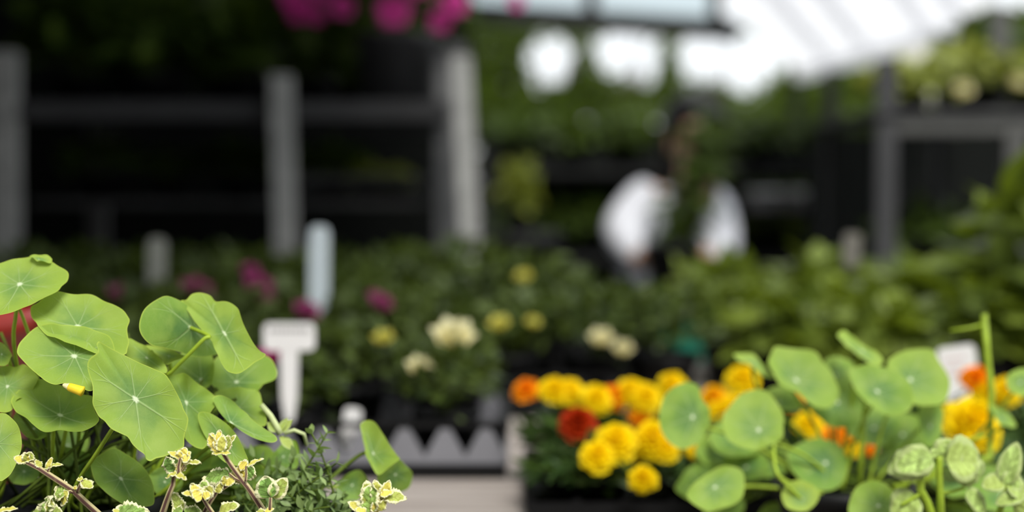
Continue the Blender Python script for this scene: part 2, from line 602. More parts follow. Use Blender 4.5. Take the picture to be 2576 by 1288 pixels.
def tray(x0, x1, y0, y1, label, h=0.054, side='greyplastic'):
    t = thing('nursery_tray', label, 'tray', ((x0 + x1) / 2, (y0 + y1) / 2, BZ), 'plastic trays on the bench')
    mb = MB()
    mb.box(((x0 + x1) / 2, (y0 + y1) / 2, BZ + 0.003), (x1 - x0, y1 - y0, 0.006))
    for (a, b) in (((x0, y0), (x1, y0)), ((x0, y1), (x1, y1))):
        mb.box(((x0 + x1) / 2, a[1], BZ + 0.0075), (x1 - x0, 0.008, 0.015))
    mb.build('tray_base', 'black', t, False)
    mb = MB()

    def zig(p, q):
        p, q = Vector(p), Vector(q)
        d = q - p
        L = d.length
        n = max(2, round(L / 0.041))
        nrm = Vector((-d.y, d.x, 0)).normalized() * 0.002
        z0 = BZ + 0.010
        for i in range(n):
            a, b, mm = p + d * (i / n), p + d * ((i + 1) / n), p + d * ((i + 0.5) / n)
            lo = Vector((0, 0, z0))
            v = [a + lo, b + lo, b + lo + Vector((0, 0, 0.012)), mm + d / n * 0.10 + lo + Vector((0, 0, h - 0.012)), mm - d / n * 0.10 + lo + Vector((0, 0, h - 0.012)), a + lo + Vector((0, 0, 0.012))]
            mb.add([x - nrm for x in v] + [x + nrm for x in v], [(0, 1, 2, 5), (5, 2, 3, 4), (11, 8, 7, 6), (10, 9, 8, 11)] + [(k, k + 6, (k + 1) % 6 + 6, (k + 1) % 6) for k in range(6)])
    zig((x0, y0, 0), (x1, y0, 0))
    zig((x1, y1, 0), (x0, y1, 0))
    zig((x1, y0, 0), (x1, y1, 0))
    zig((x0, y1, 0), (x0, y0, 0))
    mb.build('zigzag_side', side, t, False)
    mb = MB()
    for zz in (h,):
        mb.box(((x0 + x1) / 2, y0, BZ + zz), (x1 - x0 + 0.006, 0.006, 0.006))
        mb.box(((x0 + x1) / 2, y1, BZ + zz), (x1 - x0 + 0.006, 0.006, 0.006))
        mb.box((x0, (y0 + y1) / 2, BZ + zz), (0.006, y1 - y0, 0.006))
        mb.box((x1, (y0 + y1) / 2, BZ + zz), (0.006, y1 - y0, 0.006))
    mb.build('rim', 'black', t, False)
    return t


# ------------------------------------------------------------------ potted plant prototypes


def pot_parts(root, r=0.05, h=0.085, mat='black', z0=None, square=False):
    c = root.location
    MB().lathe(c, [(r * 0.72, 0), (r * 0.93, h * 0.82), (r * 1.0, h * 0.82), (r * 1.02, h), (r * 0.94, h), (r * 0.90, h * 0.84)], 20).build('pot', mat, root)
    MB().lathe(c, [(r * 0.60, h * 0.80), (r * 0.885, h * 0.835)], 16).build('soil', 'soil', root)


def bush(root, z0, r, h, n, L, W, mat, stems=14, stem_mat='petiole_dull', droop=0.25, inner=0.55, up=0.5):
    """foliage dome r wide, from z0 to z0+h above the root's base"""
    c = root.location
    mb = MB()
    st = MB()
    for i in range(stems):
        d = rand_dir(0.1)
        tip = c + Vector((d.x * r * 0.8, d.y * r * 0.8, z0 + h * (0.25 + 0.65 * d.z)))
        a = c + Vector((d.x * r * 0.12, d.y * r * 0.12, z0 - 0.01))
        mid = (a + tip) / 2 + Vector((-d.x, -d.y, 0.4)) * r * 0.12
        st.tube([a, mid, tip], max(0.0012, L * 0.035), max(0.0008, L * 0.02), 5)
    for i in range(n):
        d = rand_dir(-0.15)
        k = inner + (1 - inner) * rng.random() ** 0.6
        p = c + Vector((d.x * r * k, d.y * r * k, z0 + h * (0.30 + 0.62 * d.z * k)))
        dd = (Vector((d.x, d.y, d.z * 0.6 + 0.15)) + jag(0.45)).normalized()
        s_ = rng.uniform(0.7, 1.2)
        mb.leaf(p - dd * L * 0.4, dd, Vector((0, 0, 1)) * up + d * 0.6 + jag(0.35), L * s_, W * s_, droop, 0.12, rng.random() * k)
    st.build('stem', stem_mat, root)
    return mb.build('foliage', mat, root)


def rose_head(mb, c, r, axis=(0, -0.3, 1)):
    ax = Vector(axis).normalized()
    x = ax.cross(Vector((0.2, 1, 0.1))).normalized()
    y = ax.cross(x)
    for ring, (n, rr, hh, cup) in enumerate(((3, 0.30, 0.75, 0.9), (4, 0.50, 0.70, 0.75), (5, 0.75, 0.58, 0.5), (6, 1.0, 0.40, 0.25))):
        for k in range(n):
            a = 2 * PI * (k + 0.37 * ring) / n
            out = x * math.cos(a) + y * math.sin(a)
            d = (out * (1 - cup * 0.75) + ax * cup).normalized()
            p = c + out * (r * rr * 0.25)
            L = r * (0.75 + 0.25 * rr)
            mb.leaf(p, d, ax * (1 - cup) - out * cup + jag(0.05), L, r * 1.15 * (0.55 + 0.45 * rr), -0.35, 0.35, rng.random() * 0.6, 4, 0.62)
    mb.ball(c, r * 0.28, seg=8, rings=6)
    return mb


def marigold_head(mb, c, r, axis, layers=6):
    ax = Vector(axis).normalized()
    x = ax.cross(Vector((0.3, 1, 0.2))).normalized()
    y = ax.cross(x)
    for L in range(layers):
        f = L / (layers - 1)            # 0 outermost .. 1 centre
        n = int(15 - 9 * f)
        el = 0.05 + 1.25 * f
        for k in range(n):
            a = 2 * PI * (k + rng.uniform(-0.2, 0.2) + 0.5 * L) / n
            out = x * math.cos(a) + y * math.sin(a)
            d = (out * math.cos(el) + ax * math.sin(el)).normalized()
            nn_ = (ax * math.cos(el) - out * math.sin(el)).normalized()
            side = d.cross(nn_).normalized()
            LL = r * (1.0 - 0.35 * f) * rng.uniform(0.9, 1.08)
            W = r * (0.50 - 0.12 * f)
            base = c + ax * (r * 0.05 * L)
            vs, uvs, fs = [], [], []
            wig = rng.uniform(0, 6)
            for i in range(4):
                t = i / 3
                w = W * (0.22 + 0.78 * t ** 0.8) * (0.86 if i == 3 else 1)
                for j in range(4):
                    s_ = j / 3 * 2 - 1
                    ruff = math.sin(wig + j * 2.4) * 0.10 * r * t
                    q = base + d * (LL * (t - (0.07 * s_ * s_ if i == 3 else 0))) + side * (s_ * w * 0.5) + nn_ * (ruff - 0.22 * LL * t * t * (1 - f))
                    vs.append(q)
                    uvs.append((s_, t))
            for i in range(3):
                for j in range(3):
                    b = i * 4 + j
                    fs.append((b, b + 1, b + 5, b + 4))
            mb.add(vs, fs, uvs, rng.random())
    mb.ball(c + ax * r * 0.18, r * 0.42, 1, 1, 1, 10, 8)
    return mb


def petunia_head(mb, c, r, axis):
    ax = Vector(axis).normalized()
    x = ax.cross(Vector((0.3, 0.2, 1))).normalized()
    y = ax.cross(x)
    N, rings = 30, [(0.06, -1.0), (0.10, -0.55), (0.22, -0.2), (0.55, 0.02), (0.85, 0.05), (1.0, -0.03)]
    vs, fs, uvs = [], [], []
    for i, (rr, h) in enumerate(rings):
        for k in range(N):
            a = 2 * PI * k / N
            lob = 1 - 0.13 * (0.5 - 0.5 * math.cos(5 * a)) * (i / 5) ** 2
            wv = 0.06 * math.sin(10 * a) * (i / 5) ** 2
            vs.append(c + (x * math.cos(a) + y * math.sin(a)) * (r * rr * lob) + ax * (r * (h + wv)))
            uvs.append((0.0, i / 5))
    for i in range(len(rings) - 1):
        for k in range(N):
            k2 = (k + 1) % N
            fs.append((i * N + k, i * N + k2, (i + 1) * N + k2, (i + 1) * N + k))
    mb.add(vs, fs, uvs, rng.random() * 0.5)
    return mb


def add_flower(root, name, wpos, kind, r, mat, axis, stem_from=None, label=None):
    """flower as a part of a plant; its stem is a sub-part"""
    inv = (Matrix.Translation(root.location) @ Matrix.Rotation(root.rotation_euler.z, 4, 'Z') @ Matrix.Diagonal((*root.scale, 1.0))).inverted()
    mb = MB()
    c = Vector(wpos)
    kind(mb, c, r, axis)
    mb.v = [inv @ v for v in mb.v]
    o = mb.build(name, mat, None)
    o.parent = root
    if label:
        o['label'] = label
    if stem_from is not None:
        st = MB()
        a, b = Vector(stem_from), c - Vector(axis).normalized() * r * 0.1
        mid = (a + b) / 2 + Vector((rng.uniform(-1, 1), rng.uniform(-1, 1), 0)) * 0.006
        st.tube([a, mid, b - Vector(axis).normalized() * r * 0.35, b], 0.0014, 0.0012, 6)
        if kind is marigold_head:
            st.lathe(b - Vector((0, 0, r * 0.55)), [(r * 0.12, 0), (r * 0.30, r * 0.25), (r * 0.34, r * 0.6)], 10)
        st.v = [inv @ v for v in st.v]
        s_ = st.build('flower_stem', 'petiole_dull', None)
        s_.parent = o
    return o


ORD = ['leftmost', 'second from left', 'third from left', 'fourth from left', 'fifth from left', 'sixth from left', 'seventh from left', 'eighth from left', 'ninth from left', 'tenth from left', 'eleventh from left', 'twelfth from left', 'thirteenth from left', 'fourteenth from left']

# ------------------------------------------------------------------ rose trays on the bench
tray(-0.372, -0.006, 1.400, 1.665, 'grey tray with pointed cut-out sides at the open front of the rose rows')
tray(-0.752, -0.386, 1.400, 1.665, 'grey tray with pointed sides behind the nasturtium, left of the open one', side='black')
tray(-0.300, 0.150, 1.790, 2.055, 'black tray under the middle row of cream roses', side='black')
tray(-0.770, -0.314, 1.790, 2.055, 'black tray under the middle row, behind the white tee label', side='black')
tray(-0.370, 0.120, 2.140, 2.405, 'black tray at the back of the rose rows by the grey post', side='black')
tray(-0.930, -0.384, 2.140, 2.405, 'black tray at the far left back of the rose rows', side='black')

protos = {}


def rose_proto(i, h, r):
    t = thing('potted_rose', 'x', 'potted rose', (0, 0, -50), 'potted roses in the trays')
    pot_parts(t, 0.048, 0.072)
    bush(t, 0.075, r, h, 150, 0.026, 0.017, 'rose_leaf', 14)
    return t


pr = [rose_proto(0, 0.085, 0.075), rose_proto(1, 0.105, 0.080), rose_proto(2, 0.09, 0.078)]
rose_rows = [
    ('front row', 1.465, [-0.32, -0.215, -0.07], 0.74, 0.86),
    ('front row', 1.600, [-0.69, -0.57, -0.45, -0.31, -0.19, -0.07], 0.86, 1.0),
    ('middle row', 1.860, [-0.71, -0.59, -0.47, -0.36, -0.24, -0.12, 0.0, 0.11, 0.205], 0.95, 1.05),
    ('second middle row', 1.990, [-0.70, -0.58, -0.46, -0.34, -0.22, -0.10, 0.02, 0.16], 1.0, 1.08),
    ('back row', 2.215, [-0.86, -0.73, -0.60, -0.47, -0.34, -0.21, -0.08, 0.05], 1.12, 1.15),
    ('last row', 2.345, [-0.84, -0.71, -0.58, -0.45, -0.32, -0.19, -0.06], 1.25, 1.2),
]
roses = []
used = set()
names_of_row = ['row nearest the open tray', 'second tray row', 'third tray row', 'fourth tray row', 'fifth tray row', 'last tray row']
for ri, (nm, yy, xs, sc_, _) in enumerate(rose_rows):
    for i, xx in enumerate(xs):
        k = rng.randrange(3)
        lab = 'small leafy potted rose, %s in the %s' % (ORD[i], names_of_row[ri])
        loc = (xx + rng.uniform(-0.008, 0.008), yy, BZ + 0.007)
        if k not in used:
            o = pr[k]
            used.add(k)
            o.location = loc
            o.rotation_euler = (0, 0, rng.uniform(0, 6))
            o.scale = (sc_, sc_, sc_)
            o['label'] = lab
        else:
            o = dup(pr[k], loc, rng.uniform(0, 6), lab, sc_)
        roses.append(o)


def nearest(lst, p):
    return min(lst, key=lambda o: (o.location.x - p.x) ** 2 + (o.location.y - p.y) ** 2)


for (px, py, D, r, mt, nm) in ((1140, 860, 1.55, 0.0235, 'cream', 'rose_bloom'), (1055, 932, 1.50, 0.0140, 'cream', 'rose_bloom'), (966, 858, 1.62, 0.0120, 'lemon', 'rose_bloom'),
                               (1258, 822, 1.72, 0.0130, 'lemon', 'rose_bloom'), (1340, 816, 1.82, 0.0095, 'lemon', 'rose_bud'), (1512, 858, 1.82, 0.0150, 'cream', 'rose_bloom'),
                               (1566, 884, 1.84, 0.0130, 'cream', 'rose_bloom'), (1318, 702, 2.0, 0.012, 'lemon', 'rose_bud'),
                               (645, 730, 1.95, 0.021, 'mauve', 'rose_bloom'), (628, 690, 1.97, 0.014, 'mauve', 'rose_bud'), (668, 762, 1.93, 0.013, 'mauve', 'rose_bud'), (768, 792, 1.80, 0.017, 'mauve', 'rose_bloom'), (955, 770, 1.85, 0.015, 'mauve', 'rose_bloom'),
                               (940, 752, 1.86, 0.010, 'mauve', 'rose_bud'), (490, 742, 1.95, 0.022, 'mauve', 'rose_bloom'), (300, 752, 2.0, 0.018, 'mauve', 'rose_bloom'),
                               (690, 905, 1.50, 0.016, 'pink', 'rose_bloom')):
    p = P(px, py, D - 0.045)
    rt = nearest(roses, p + Vector((0, 0.05, 0)))
    base = Vector((rt.location.x, rt.location.y, BZ + 0.06))
    ax = (0.15 * rng.uniform(-1, 1), -0.55, 0.8) if mt != 'mauve' else (0.3, -0.4, 0.6)
    add_flower(rt, nm, p, rose_head, r, mt, ax, base)
for o in roses:
    fl = [c for c in o.children if c.name.startswith('rose_b')]
    if fl:
        cols = {'cream': 0, 'lemon': 0, 'mauve': 0, 'pink': 0}
        for c in fl:
            for k in cols:
                if c.data.materials[0] == MT[k]:
                    cols[k] += 1
        col = max(cols, key=cols.get)
        word = {'cream': 'cream', 'lemon': 'pale yellow', 'mauve': 'dusky mauve', 'pink': 'magenta'}[col]
        o['label'] = o['label'].replace('small leafy potted rose', 'potted rose with %s bloom' % word)

# ------------------------------------------------------------------ big-leaved plants on the right of the bench


def leafy_proto(h, r, n, L, W, mt, name='leafy_pot_plant', pot=0.06, ph=0.09, potmat='black', cat='pot plant', group='leafy plants on the bench'):
    t = thing(name, 'x', cat, (0, 0, -60), group)
    pot_parts(t, pot, ph, potmat)
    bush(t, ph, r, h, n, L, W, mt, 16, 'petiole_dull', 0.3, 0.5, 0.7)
    return t


lp = [leafy_proto(0.125, 0.105, 90, 0.078, 0.054, 'mid_leaf'), leafy_proto(0.14, 0.10, 85, 0.082, 0.052, 'mid_leaf'), leafy_proto(0.12, 0.11, 120, 0.060, 0.040, 'mid_leaf')]
used = set()
rows_r = [(1.86, [0.36, 0.49, 0.62, 0.75], (0.70, 0.76), 'row behind the marigolds'), (2.08, [0.33, 0.46, 0.59, 0.72, 0.85], (0.76, 0.84), 'middle row right of the gap'),
          (2.32, [0.36, 0.50, 0.64, 0.78, 0.92], (0.84, 0.92), 'row before the steel rack')]
for (yy, xs, s2, nm) in rows_r:
    for i, xx in enumerate(xs):
        k = rng.randrange(3) if yy > 1.9 else rng.choice((0, 1))
        lab = 'bushy green pot plant, %s in the %s' % (ORD[i], nm)
        s_ = rng.uniform(*s2)
        loc = (xx, yy + rng.uniform(-0.015, 0.015), BZ)
        if k not in used:
            used.add(k)
            o = lp[k]
            o.location = loc
            o.scale = (s_,) * 3
            o['label'] = lab
        else:
            dup(lp[k], loc, rng.uniform(0, 6), lab, s_)
t = leafy_proto(0.25, 0.11, 70, 0.085, 0.055, 'mid_leaf', 'tall_leafy_plant')
t.location = (0.725, 1.97, BZ)
t['label'] = 'tall bright green plant rising at the right edge behind the nasturtium'

# ------------------------------------------------------------------ labels stuck in the pots


def stake(px0, py0, px1, py1, D, wpx, label, mt='white', round_=0.5):
    """flat plant label, slightly tilted; top pixel, bottom pixel, width in pixels"""
    a, b = P(px0, py0, D), P(px1, py1, D)
    w = wpx / F * D
    foot = b + (b - a).normalized() * 0.02
    if foot.z < BZ + 0.012:
        foot = b + (b - a).normalized() * max(0.004, (b.z - BZ - 0.012))
    ax = (a - foot).normalized()
    side = Vector((1, 0, 0))
    side = (side - ax * side.dot(ax)).normalized()
    nrm = side.cross(ax).normalized() * 0.0008
    L = (a - foot).length
    prof = [(0, 0.06), (0.12, 0.5), (0.90, 0.5), (0.97, 0.42), (1.0, 0.22)]
    left = [foot + ax * (L * t) - side * (w * k) for t, k in prof]
    right = [foot + ax * (L * t) + side * (w * k) for t, k in prof]
    vs = left + right[::-1]
    n = len(vs)
    mb = MB()
    mb.add([v + nrm for v in vs] + [v - nrm for v in vs], [tuple(range(n)), tuple(range(2 * n - 1, n - 1, -1))] + [(i, i + n, (i + 1) % n + n, (i + 1) % n) for i in range(n)])
    o = recentre(mb.build('plant_label', mt, None, False))
    return tag(o, label, 'plant label')


MT['stake_grey'] = simple('weathered_label', (0.40, 0.40, 0.35), 0.6, 0, 0.3, 0.1)
MT['stake_dim'] = simple('dim_label', (0.16, 0.15, 0.13), 0.6, 0, 0.3, 0.1)
MT['stake_blue'] = simple('bluish_white_label', (0.62, 0.70, 0.74), 0.45, 0, 0.4, 0.04)
stake(396, 598, 394, 735, 2.10, 46, 'narrow greyish upright plant label among the dim plants at left', 'stake_grey')
stake(804, 568, 802, 752, 1.84, 50, 'narrow bluish-white upright plant label left of the grey posts', 'stake_blue')
stake(890, 1026, 882, 1080, 1.425, 44, 'small white label poking out by the open grey tray', 'white')
stake(2146, 586, 2142, 640, 2.05, 44, 'short greyish label among the green plants beside the steel rack post', 'stake_dim')

# white tee-shaped label with printed lines
D = 1.406
tl = thing('tee_label', 'white tee-shaped plant label with faint print beside the nasturtium', 'plant label', P(727, 1080, D))
s_ = D / F
c0 = P(727, 900, D)
rx = Vector((1, 0, 0))
uz = Vector((0.0, 0.0, 1.0))


def plate(mb, pts, c, th=0.0014):
    vs = [c + rx * (x * s_) + uz * (y * s_) for x, y in pts]
    n = len(vs)
    o = Vector((0, th / 2, 0))
    mb.add([v - o for v in vs] + [v + o for v in vs], [tuple(range(n)), tuple(range(2 * n - 1, n - 1, -1))] + [(i, i + n, (i + 1) % n + n, (i + 1) % n) for i in range(n)])


def rrect(x0, y0, x1, y1, r, k=5):
    pts = []
    for (cx, cy, a0) in ((x1 - r, y1 - r, 0), (x0 + r, y1 - r, 90), (x0 + r, y0 + r, 180), (x1 - r, y0 + r, 270)):
        for i in range(k + 1):
            a = math.radians(a0 + 90 * i / k)
            pts.append((cx + r * math.cos(a), cy + r * math.sin(a)))
    return pts[::-1]


mb = MB()
plate(mb, rrect(-64, 18, 66, 88, 16), c0)
mb.build('label_head', 'white', tl, False)
mb = MB()
plate(mb, [(-22, 22), (24, 22), (20, -100), (6, -185), (-6, -185), (-20, -100)], c0 + Vector((0, 0.0004, 0)))
mb.build('label_stem', 'white', tl, False)
mb = MB()
for k in range(9):
    mb.box(c0 + rx * ((-46 + k * 11.5) * s_) + uz * (70 * s_) - Vector((0, 0.0009, 0)), (6 * s_, 0.0003, 11 * s_))
mb.build('print_line', 'ink', tl, False)

# white label with rounded top at right
D = 1.415
s_ = D / F
pl = thing('plant_label', 'white rounded plant label with faint pink print behind the right nasturtium', 'plant label', P(2420, 1100, D))
c0 = P(2412, 940, D)
mb = MB()
rot = Matrix.Rotation(-0.14, 3, 'Y')
pts = rrect(-48, -100, 48, 70, 14)
old = rx, uz
rx, uz = rot @ Vector((1, 0, 0)), rot @ Vector((0, 0, 1))
plate(mb, pts, c0)
plate(mb, [(-10, -110), (10, -110), (6, -230), (-6, -230)], c0 + Vector((0, 0.0006, 0)))
mb.build('label_plate', 'white', pl, False)
mb = MB()
MT['pinkink'] = simple('pale_pink_print', (0.62, 0.42, 0.44), 0.6)
for (yy, w) in ((38, 60), (18, 44), (0, 54)):
    n = int(w / 9)
    for k in range(n):
        mb.box(c0 + rx * ((-w / 2 + k * 9.5) * s_) + uz * (yy * s_) - Vector((0, 0.0009, 0)), (5 * s_, 0.0003, 8 * s_), rot)
mb.build('print_line', 'pinkink', pl, False)
rx, uz = old

# ------------------------------------------------------------------ left shelving rack
rack = thing('shelf_rack', 'grey steel shelving rack with upright posts at left, full of dark plants', 'shelving', (-0.6, 3.3, 0))


def xat(px, D):
    return (px - CX) / F * D


def zat(py, D):
    return CAMZ + (500 - py) / F * D


D = 3.15
for (p0, p1, dd, w, mt) in (((14, 130), (18, 700), 3.15, 0.056, 'galv'), ((708, 190), (718, 570), 3.12, 0.046, 'galv'), ((1121, 130), (1123, 660), 3.20, 0.046, 'greysteel'), ((1160, 142), (1188, 690), 3.02, 0.040, 'galv')):
    a, b = P(p0[0], p0[1], dd), P(p1[0], p1[1], dd)
    d = (b - a) / (a.z - b.z)
    foot = a + d * a.z
    mb = MB()
    mb.bar(a, foot, w, 0.035)
    mb.build('post', mt, rack, False)
for xx in (xat(16, 3.15), xat(1122, 3.2)):
    MB().bar((xx, 3.85, 0), (xx, 3.85, 1.62), 0.045, 0.035).build('post', 'greysteel', rack, False)
zr = zat(277, 3.15)
MB().bar((xat(16, 3.15), 3.17, zr), (xat(1130, 3.17), 3.17, zr), 0.040, 0.03).build('rail', 'racksteel', rack, False)
MB().bar((xat(16, 3.15), 3.83, zr), (xat(1122, 3.2), 3.83, zr), 0.040, 0.03).build('rail', 'racksteel', rack, False)
MB().box((-0.64, 3.5, zr + 0.012), (0.98, 0.62, 0.012)).build('shelf', 'shelfboard', rack, False)
z2 = 1.20
MB().box((-0.64, 3.56, z2 - 0.01), (0.98, 0.52, 0.014)).build('shelf', 'shelfboard', rack, False)
MB().bar((xat(720, 3.3), 3.30, z2 + 0.045), (xat(1122, 3.3), 3.30, z2 + 0.045), 0.02, 0.02).build('rail', 'shelfboard', rack, False)
MB().box((-0.64, 3.5, 0.78), (0.98, 0.62, 0.014)).build('shelf', 'shelfboard', rack, False)

# plants on its upper shelf
sp = [leafy_proto(0.24, 0.16, 170, 0.085, 0.055, 'dark_leaf', 'shelf_plant', 0.075, 0.075, 'black', 'pot plant', 'dark plants on the left rack'),
      leafy_proto(0.27, 0.15, 190, 0.075, 0.040, 'dark_leaf', 'shelf_plant', 0.075, 0.075, 'black', 'pot plant', 'dark plants on the left rack')]
top = [(-1.03, 3.40), (-0.86, 3.36), (-0.66, 3.42), (-0.50, 3.46), (-0.40, 3.66), (-0.95, 3.66), (-0.72, 3.68)]
tl_ = ['at the left end post', 'second along from the left post', 'just left of the short middle post', 'behind the short middle post', 'behind the grey pot of pink petunias', 'at the back left corner', 'at the back between the posts']
for i, (x, y) in enumerate(top):
    lab = 'dark plant on the upper left shelf, ' + tl_[i]
    loc = (x, y, zr + 0.018)
    if i < 2:
        sp[i].location = loc
        sp[i]['label'] = lab
    else:
        dup(sp[i % 2], loc, rng.uniform(0, 6), lab, rng.uniform(0.92, 1.1))
# lower shelf
sl = leafy_proto(0.10, 0.10, 90, 0.05, 0.034, 'dark_leaf', 'shelf_plant', 0.05, 0.06, 'black', 'pot plant', 'small plants on the lower left shelf')
ll = [(-1.0, 3.44), (-0.84, 3.46), (-0.68, 3.46), (-0.58, 3.44), (-0.44, 3.42)]
ln = ['by the left end post', 'second from the left end post', 'left of the middle post', 'behind the middle post', 'right of the middle post']
for i, (x, y) in enumerate(ll):
    lab = 'low dark plant on the lower left shelf, ' + ln[i]
    if i == 0:
        sl.location = (x, y, z2 - 0.003)
        sl['label'] = lab
    else:
        dup(sl, (x, y, z2 - 0.003), rng.uniform(0, 6), lab, rng.uniform(0.8, 1.0))
yl = leafy_proto(0.055, 0.055, 60, 0.035, 0.024, 'lime_leaf', 'lime_plant', 0.04, 0.035, 'black')
yl.location = (xat(925, 3.36), 3.36, z2 - 0.003)
yl['label'] = 'low lime-green plant on the shaded lower shelf left of the grey posts'
yl['group'] = 'lime plants on the lower left shelf'
dup(yl, (xat(995, 3.38), 3.38, z2 - 0.003), 2.0, 'low lime-green plant on the lower shelf nearest the grey posts', 0.9)

# grey pot of pink petunias on the shelf
D = 3.12
pet = thing('petunia_pot', 'dark grey pot of pink petunias standing on the upper left shelf', 'potted flowers', (xat(985, D), 3.30, zr + 0.018))
MT['darkgreypot'] = simple('dark_grey_pot', (0.045, 0.045, 0.047), 0.5, 0, 0.4, 0.1)
MB().lathe(pet.location, [(0.080, 0), (0.098, 0.145), (0.104, 0.147), (0.105, 0.165), (0.096, 0.165), (0.093, 0.14)], 28).build('pot', 'darkgreypot', pet)
MB().lathe(pet.location, [(0.06, 0.135), (0.092, 0.142)], 20).build('soil', 'soil', pet)
bush(pet, 0.165, 0.19, 0.20, 260, 0.05, 0.034, 'dark_leaf', 20)
for (px, py, r, D_, axx) in ((755, 22, 40, 3.12, (-0.2, -1, 0.3)), (862, 14, 34, 3.10, (0.1, -1, 0.4)), (990, 26, 46, 3.08, (0.0, -1, 0.2)), (1108, 52, 32, 3.10, (0.35, -0.9, -0.3)), (1146, 6, 36, 3.10, (0.3, -0.9, 0.2)),
                             (735, -12, 36, 3.12, (0, -1, 0.3)), (810, -30, 36, 3.15, (0, -1, 0.3)), (1300, 2, 24, 3.15, (0.5, -0.8, 0)), (1060, -40, 36, 3.1, (0, -1, 0.5)), (795, 40, 22, 3.1, (0, -1, -0.2))):
    p = P(px, py, D_)
    add_flower(pet, 'petunia_bloom', p, petunia_head, r / F * D_, 'pink', axx, pet.location + Vector(((p.x - pet.location.x) * 0.6, 0, 0.27)))

# ------------------------------------------------------------------ right steel rack
rr = thing('shelf_rack', 'grey steel rack with upright posts and a rail at the right', 'shelving', (1.0, 3.3, 0))
for (px, d, top_, mt, w) in ((2226, 3.2, 150, 'racksteel', 0.040), (2548, 3.2, 300, 'rackmid', 0.045), (2226, 3.75, 180, 'beam', 0.03), (2548, 3.75, 180, 'beam', 0.03)):
    x = xat(px, 3.2)
    MB().bar((x, d, zat(top_, d)), (x, d, 0), w, 0.035).build('post', mt, rr, False)
zq = zat(313, 3.2)
MB().bar((xat(2226, 3.2), 3.2, zq), (xat(2640, 3.2), 3.2, zq), 0.042, 0.03).build('rail', 'rackmid', rr, False)
MB().box((1.12, 3.48, zq + 0.026), (0.62, 0.62, 0.012)).build('shelf', 'shelfboard', rr, False)
MB().box((1.12, 3.48, 0.98), (0.62, 0.62, 0.012)).build('shelf', 'shelfboard', rr, False)
MB().bar((xat(2562, 3.2), 3.34, zq + 0.03), (xat(2562, 3.2), 3.34, zat(20, 3.3)), 0.04, 0.035).build('post', 'rackmid', rr, False)
yp = leafy_proto(0.10, 0.115, 130, 0.05, 0.032, 'lime_leaf', 'lime_plant', 0.065, 0.045, 'black', 'pot plant', 'lime plants on the right rack')
for i, (x, y, s_, lab) in enumerate(((0.93, 3.34, 0.9, 'yellow-green plant on the right rack beside its left post'), (1.09, 3.36, 1.2, 'yellow-green plant in the middle of the right rack shelf'), (1.24, 3.34, 1.0, 'yellow-green plant at the right end of the right rack'))):
    if i == 0:
        yp.location = (x, y, zq + 0.032)
        yp.scale = (s_,) * 3
        yp['label'] = lab
    else:
        dup(yp, (x, y, zq + 0.032), rng.uniform(0, 6), lab, s_)
tp = leafy_proto(0.22, 0.12, 170, 0.07, 0.045, 'dark_leaf', 'shelf_plant', 0.07, 0.07)
tp.location = (1.20, 3.62, zq + 0.032)
tp['label'] = 'taller dark green plant at the back of the right rack'
tp['group'] = 'dark plants on the right rack'
MT['beige'] = simple('pale_wall', (0.62, 0.60, 0.50), 0.8)
for k, (px, py) in enumerate(((2422, 232), (2560, 212))):
    p = P(px, py, 3.22)
    add_flower(yp if k else yp, 'pale_bloom', p, rose_head, 0.021, 'cream', (0, -0.7, 0.6))
# low plants below on the rack
for i, (px, lab) in enumerate(((2330, 'dim green plant on the lower shelf of the right rack, nearest its left post'), (2460, 'dim green plant on the lower shelf of the right rack, second from its left post'))):
    dup(sl, (xat(px, 3.4), 3.4, 0.988), rng.uniform(0, 6), lab, 1.3, 'plants on the lower right shelf')

# ------------------------------------------------------------------ back display, hedge, trees
disp = thing('plant_stand', 'dark tiered plant stand behind the person', 'plant stand', (0.62, 5.3, 0))
for x in (-0.10, 0.60, 1.36):
    for y in (5.12, 5.62):
        MB().bar((x, y, 0), (x, y, 1.40), 0.04, 0.03).build('post', 'beam', disp, False)
zt = zat(432, 5.2)
for z in (zt, 0.98, 0.55):
    MB().box((0.63, 5.37, z), (1.5, 0.54, 0.025)).build('shelf', 'beam', disp, False)
MB().box((0.63, 5.64, 0.72), (1.5, 0.012, 1.44)).build('back_panel', 'shade', disp, False)
bp = leafy_proto(0.14, 0.13, 110, 0.07, 0.045, 'dark_leaf', 'shelf_plant', 0.07, 0.07, 'black', 'pot plant', 'plants on the dark stand')
bm = leafy_proto(0.13, 0.13, 110, 0.07, 0.045, 'mid_leaf', 'shelf_plant', 0.07, 0.07, 'black', 'pot plant', 'plants on the dark stand')
k = 0
for z, nm, xs in ((zt + 0.013, 'top tier', (0.0, 0.22, 0.42, 0.66, 0.92, 1.18)), (0.993, 'middle tier', (0.02, 0.26, 0.98, 1.14, 1.28))):
    for i, x in enumerate(xs):
        src = bm if (nm == 'middle tier' and x > 0.9) else bp
        lab = 'dark potted plant, %s on the %s of the dark stand' % (ORD[i], nm)
        loc = (x, 5.27, z)
        if src.location.z < -10:
            src.location = loc
            src['label'] = lab
        else:
            dup(src, loc, rng.uniform(0, 6), lab, rng.uniform(0.9, 1.1))
lt = leafy_proto(0.20, 0.052, 100, 0.06, 0.038, 'lime_leaf', 'lime_plant', 0.06, 0.06, 'black')
lt.location = (xat(1305, 4.6), 4.6, 1.09)
lt['label'] = 'upright light green plant on a stool right of the grey posts'
del lt['group']
stool = thing('plant_stool', 'dark round stool carrying the upright light green plant', 'stool', (xat(1305, 4.6), 4.6, 0))
MB().lathe((xat(1305, 4.6), 4.6, 1.05), [(0.13, 0), (0.14, 0.01), (0.14, 0.03), (0.13, 0.04)], 20).build('seat', 'beam', stool)
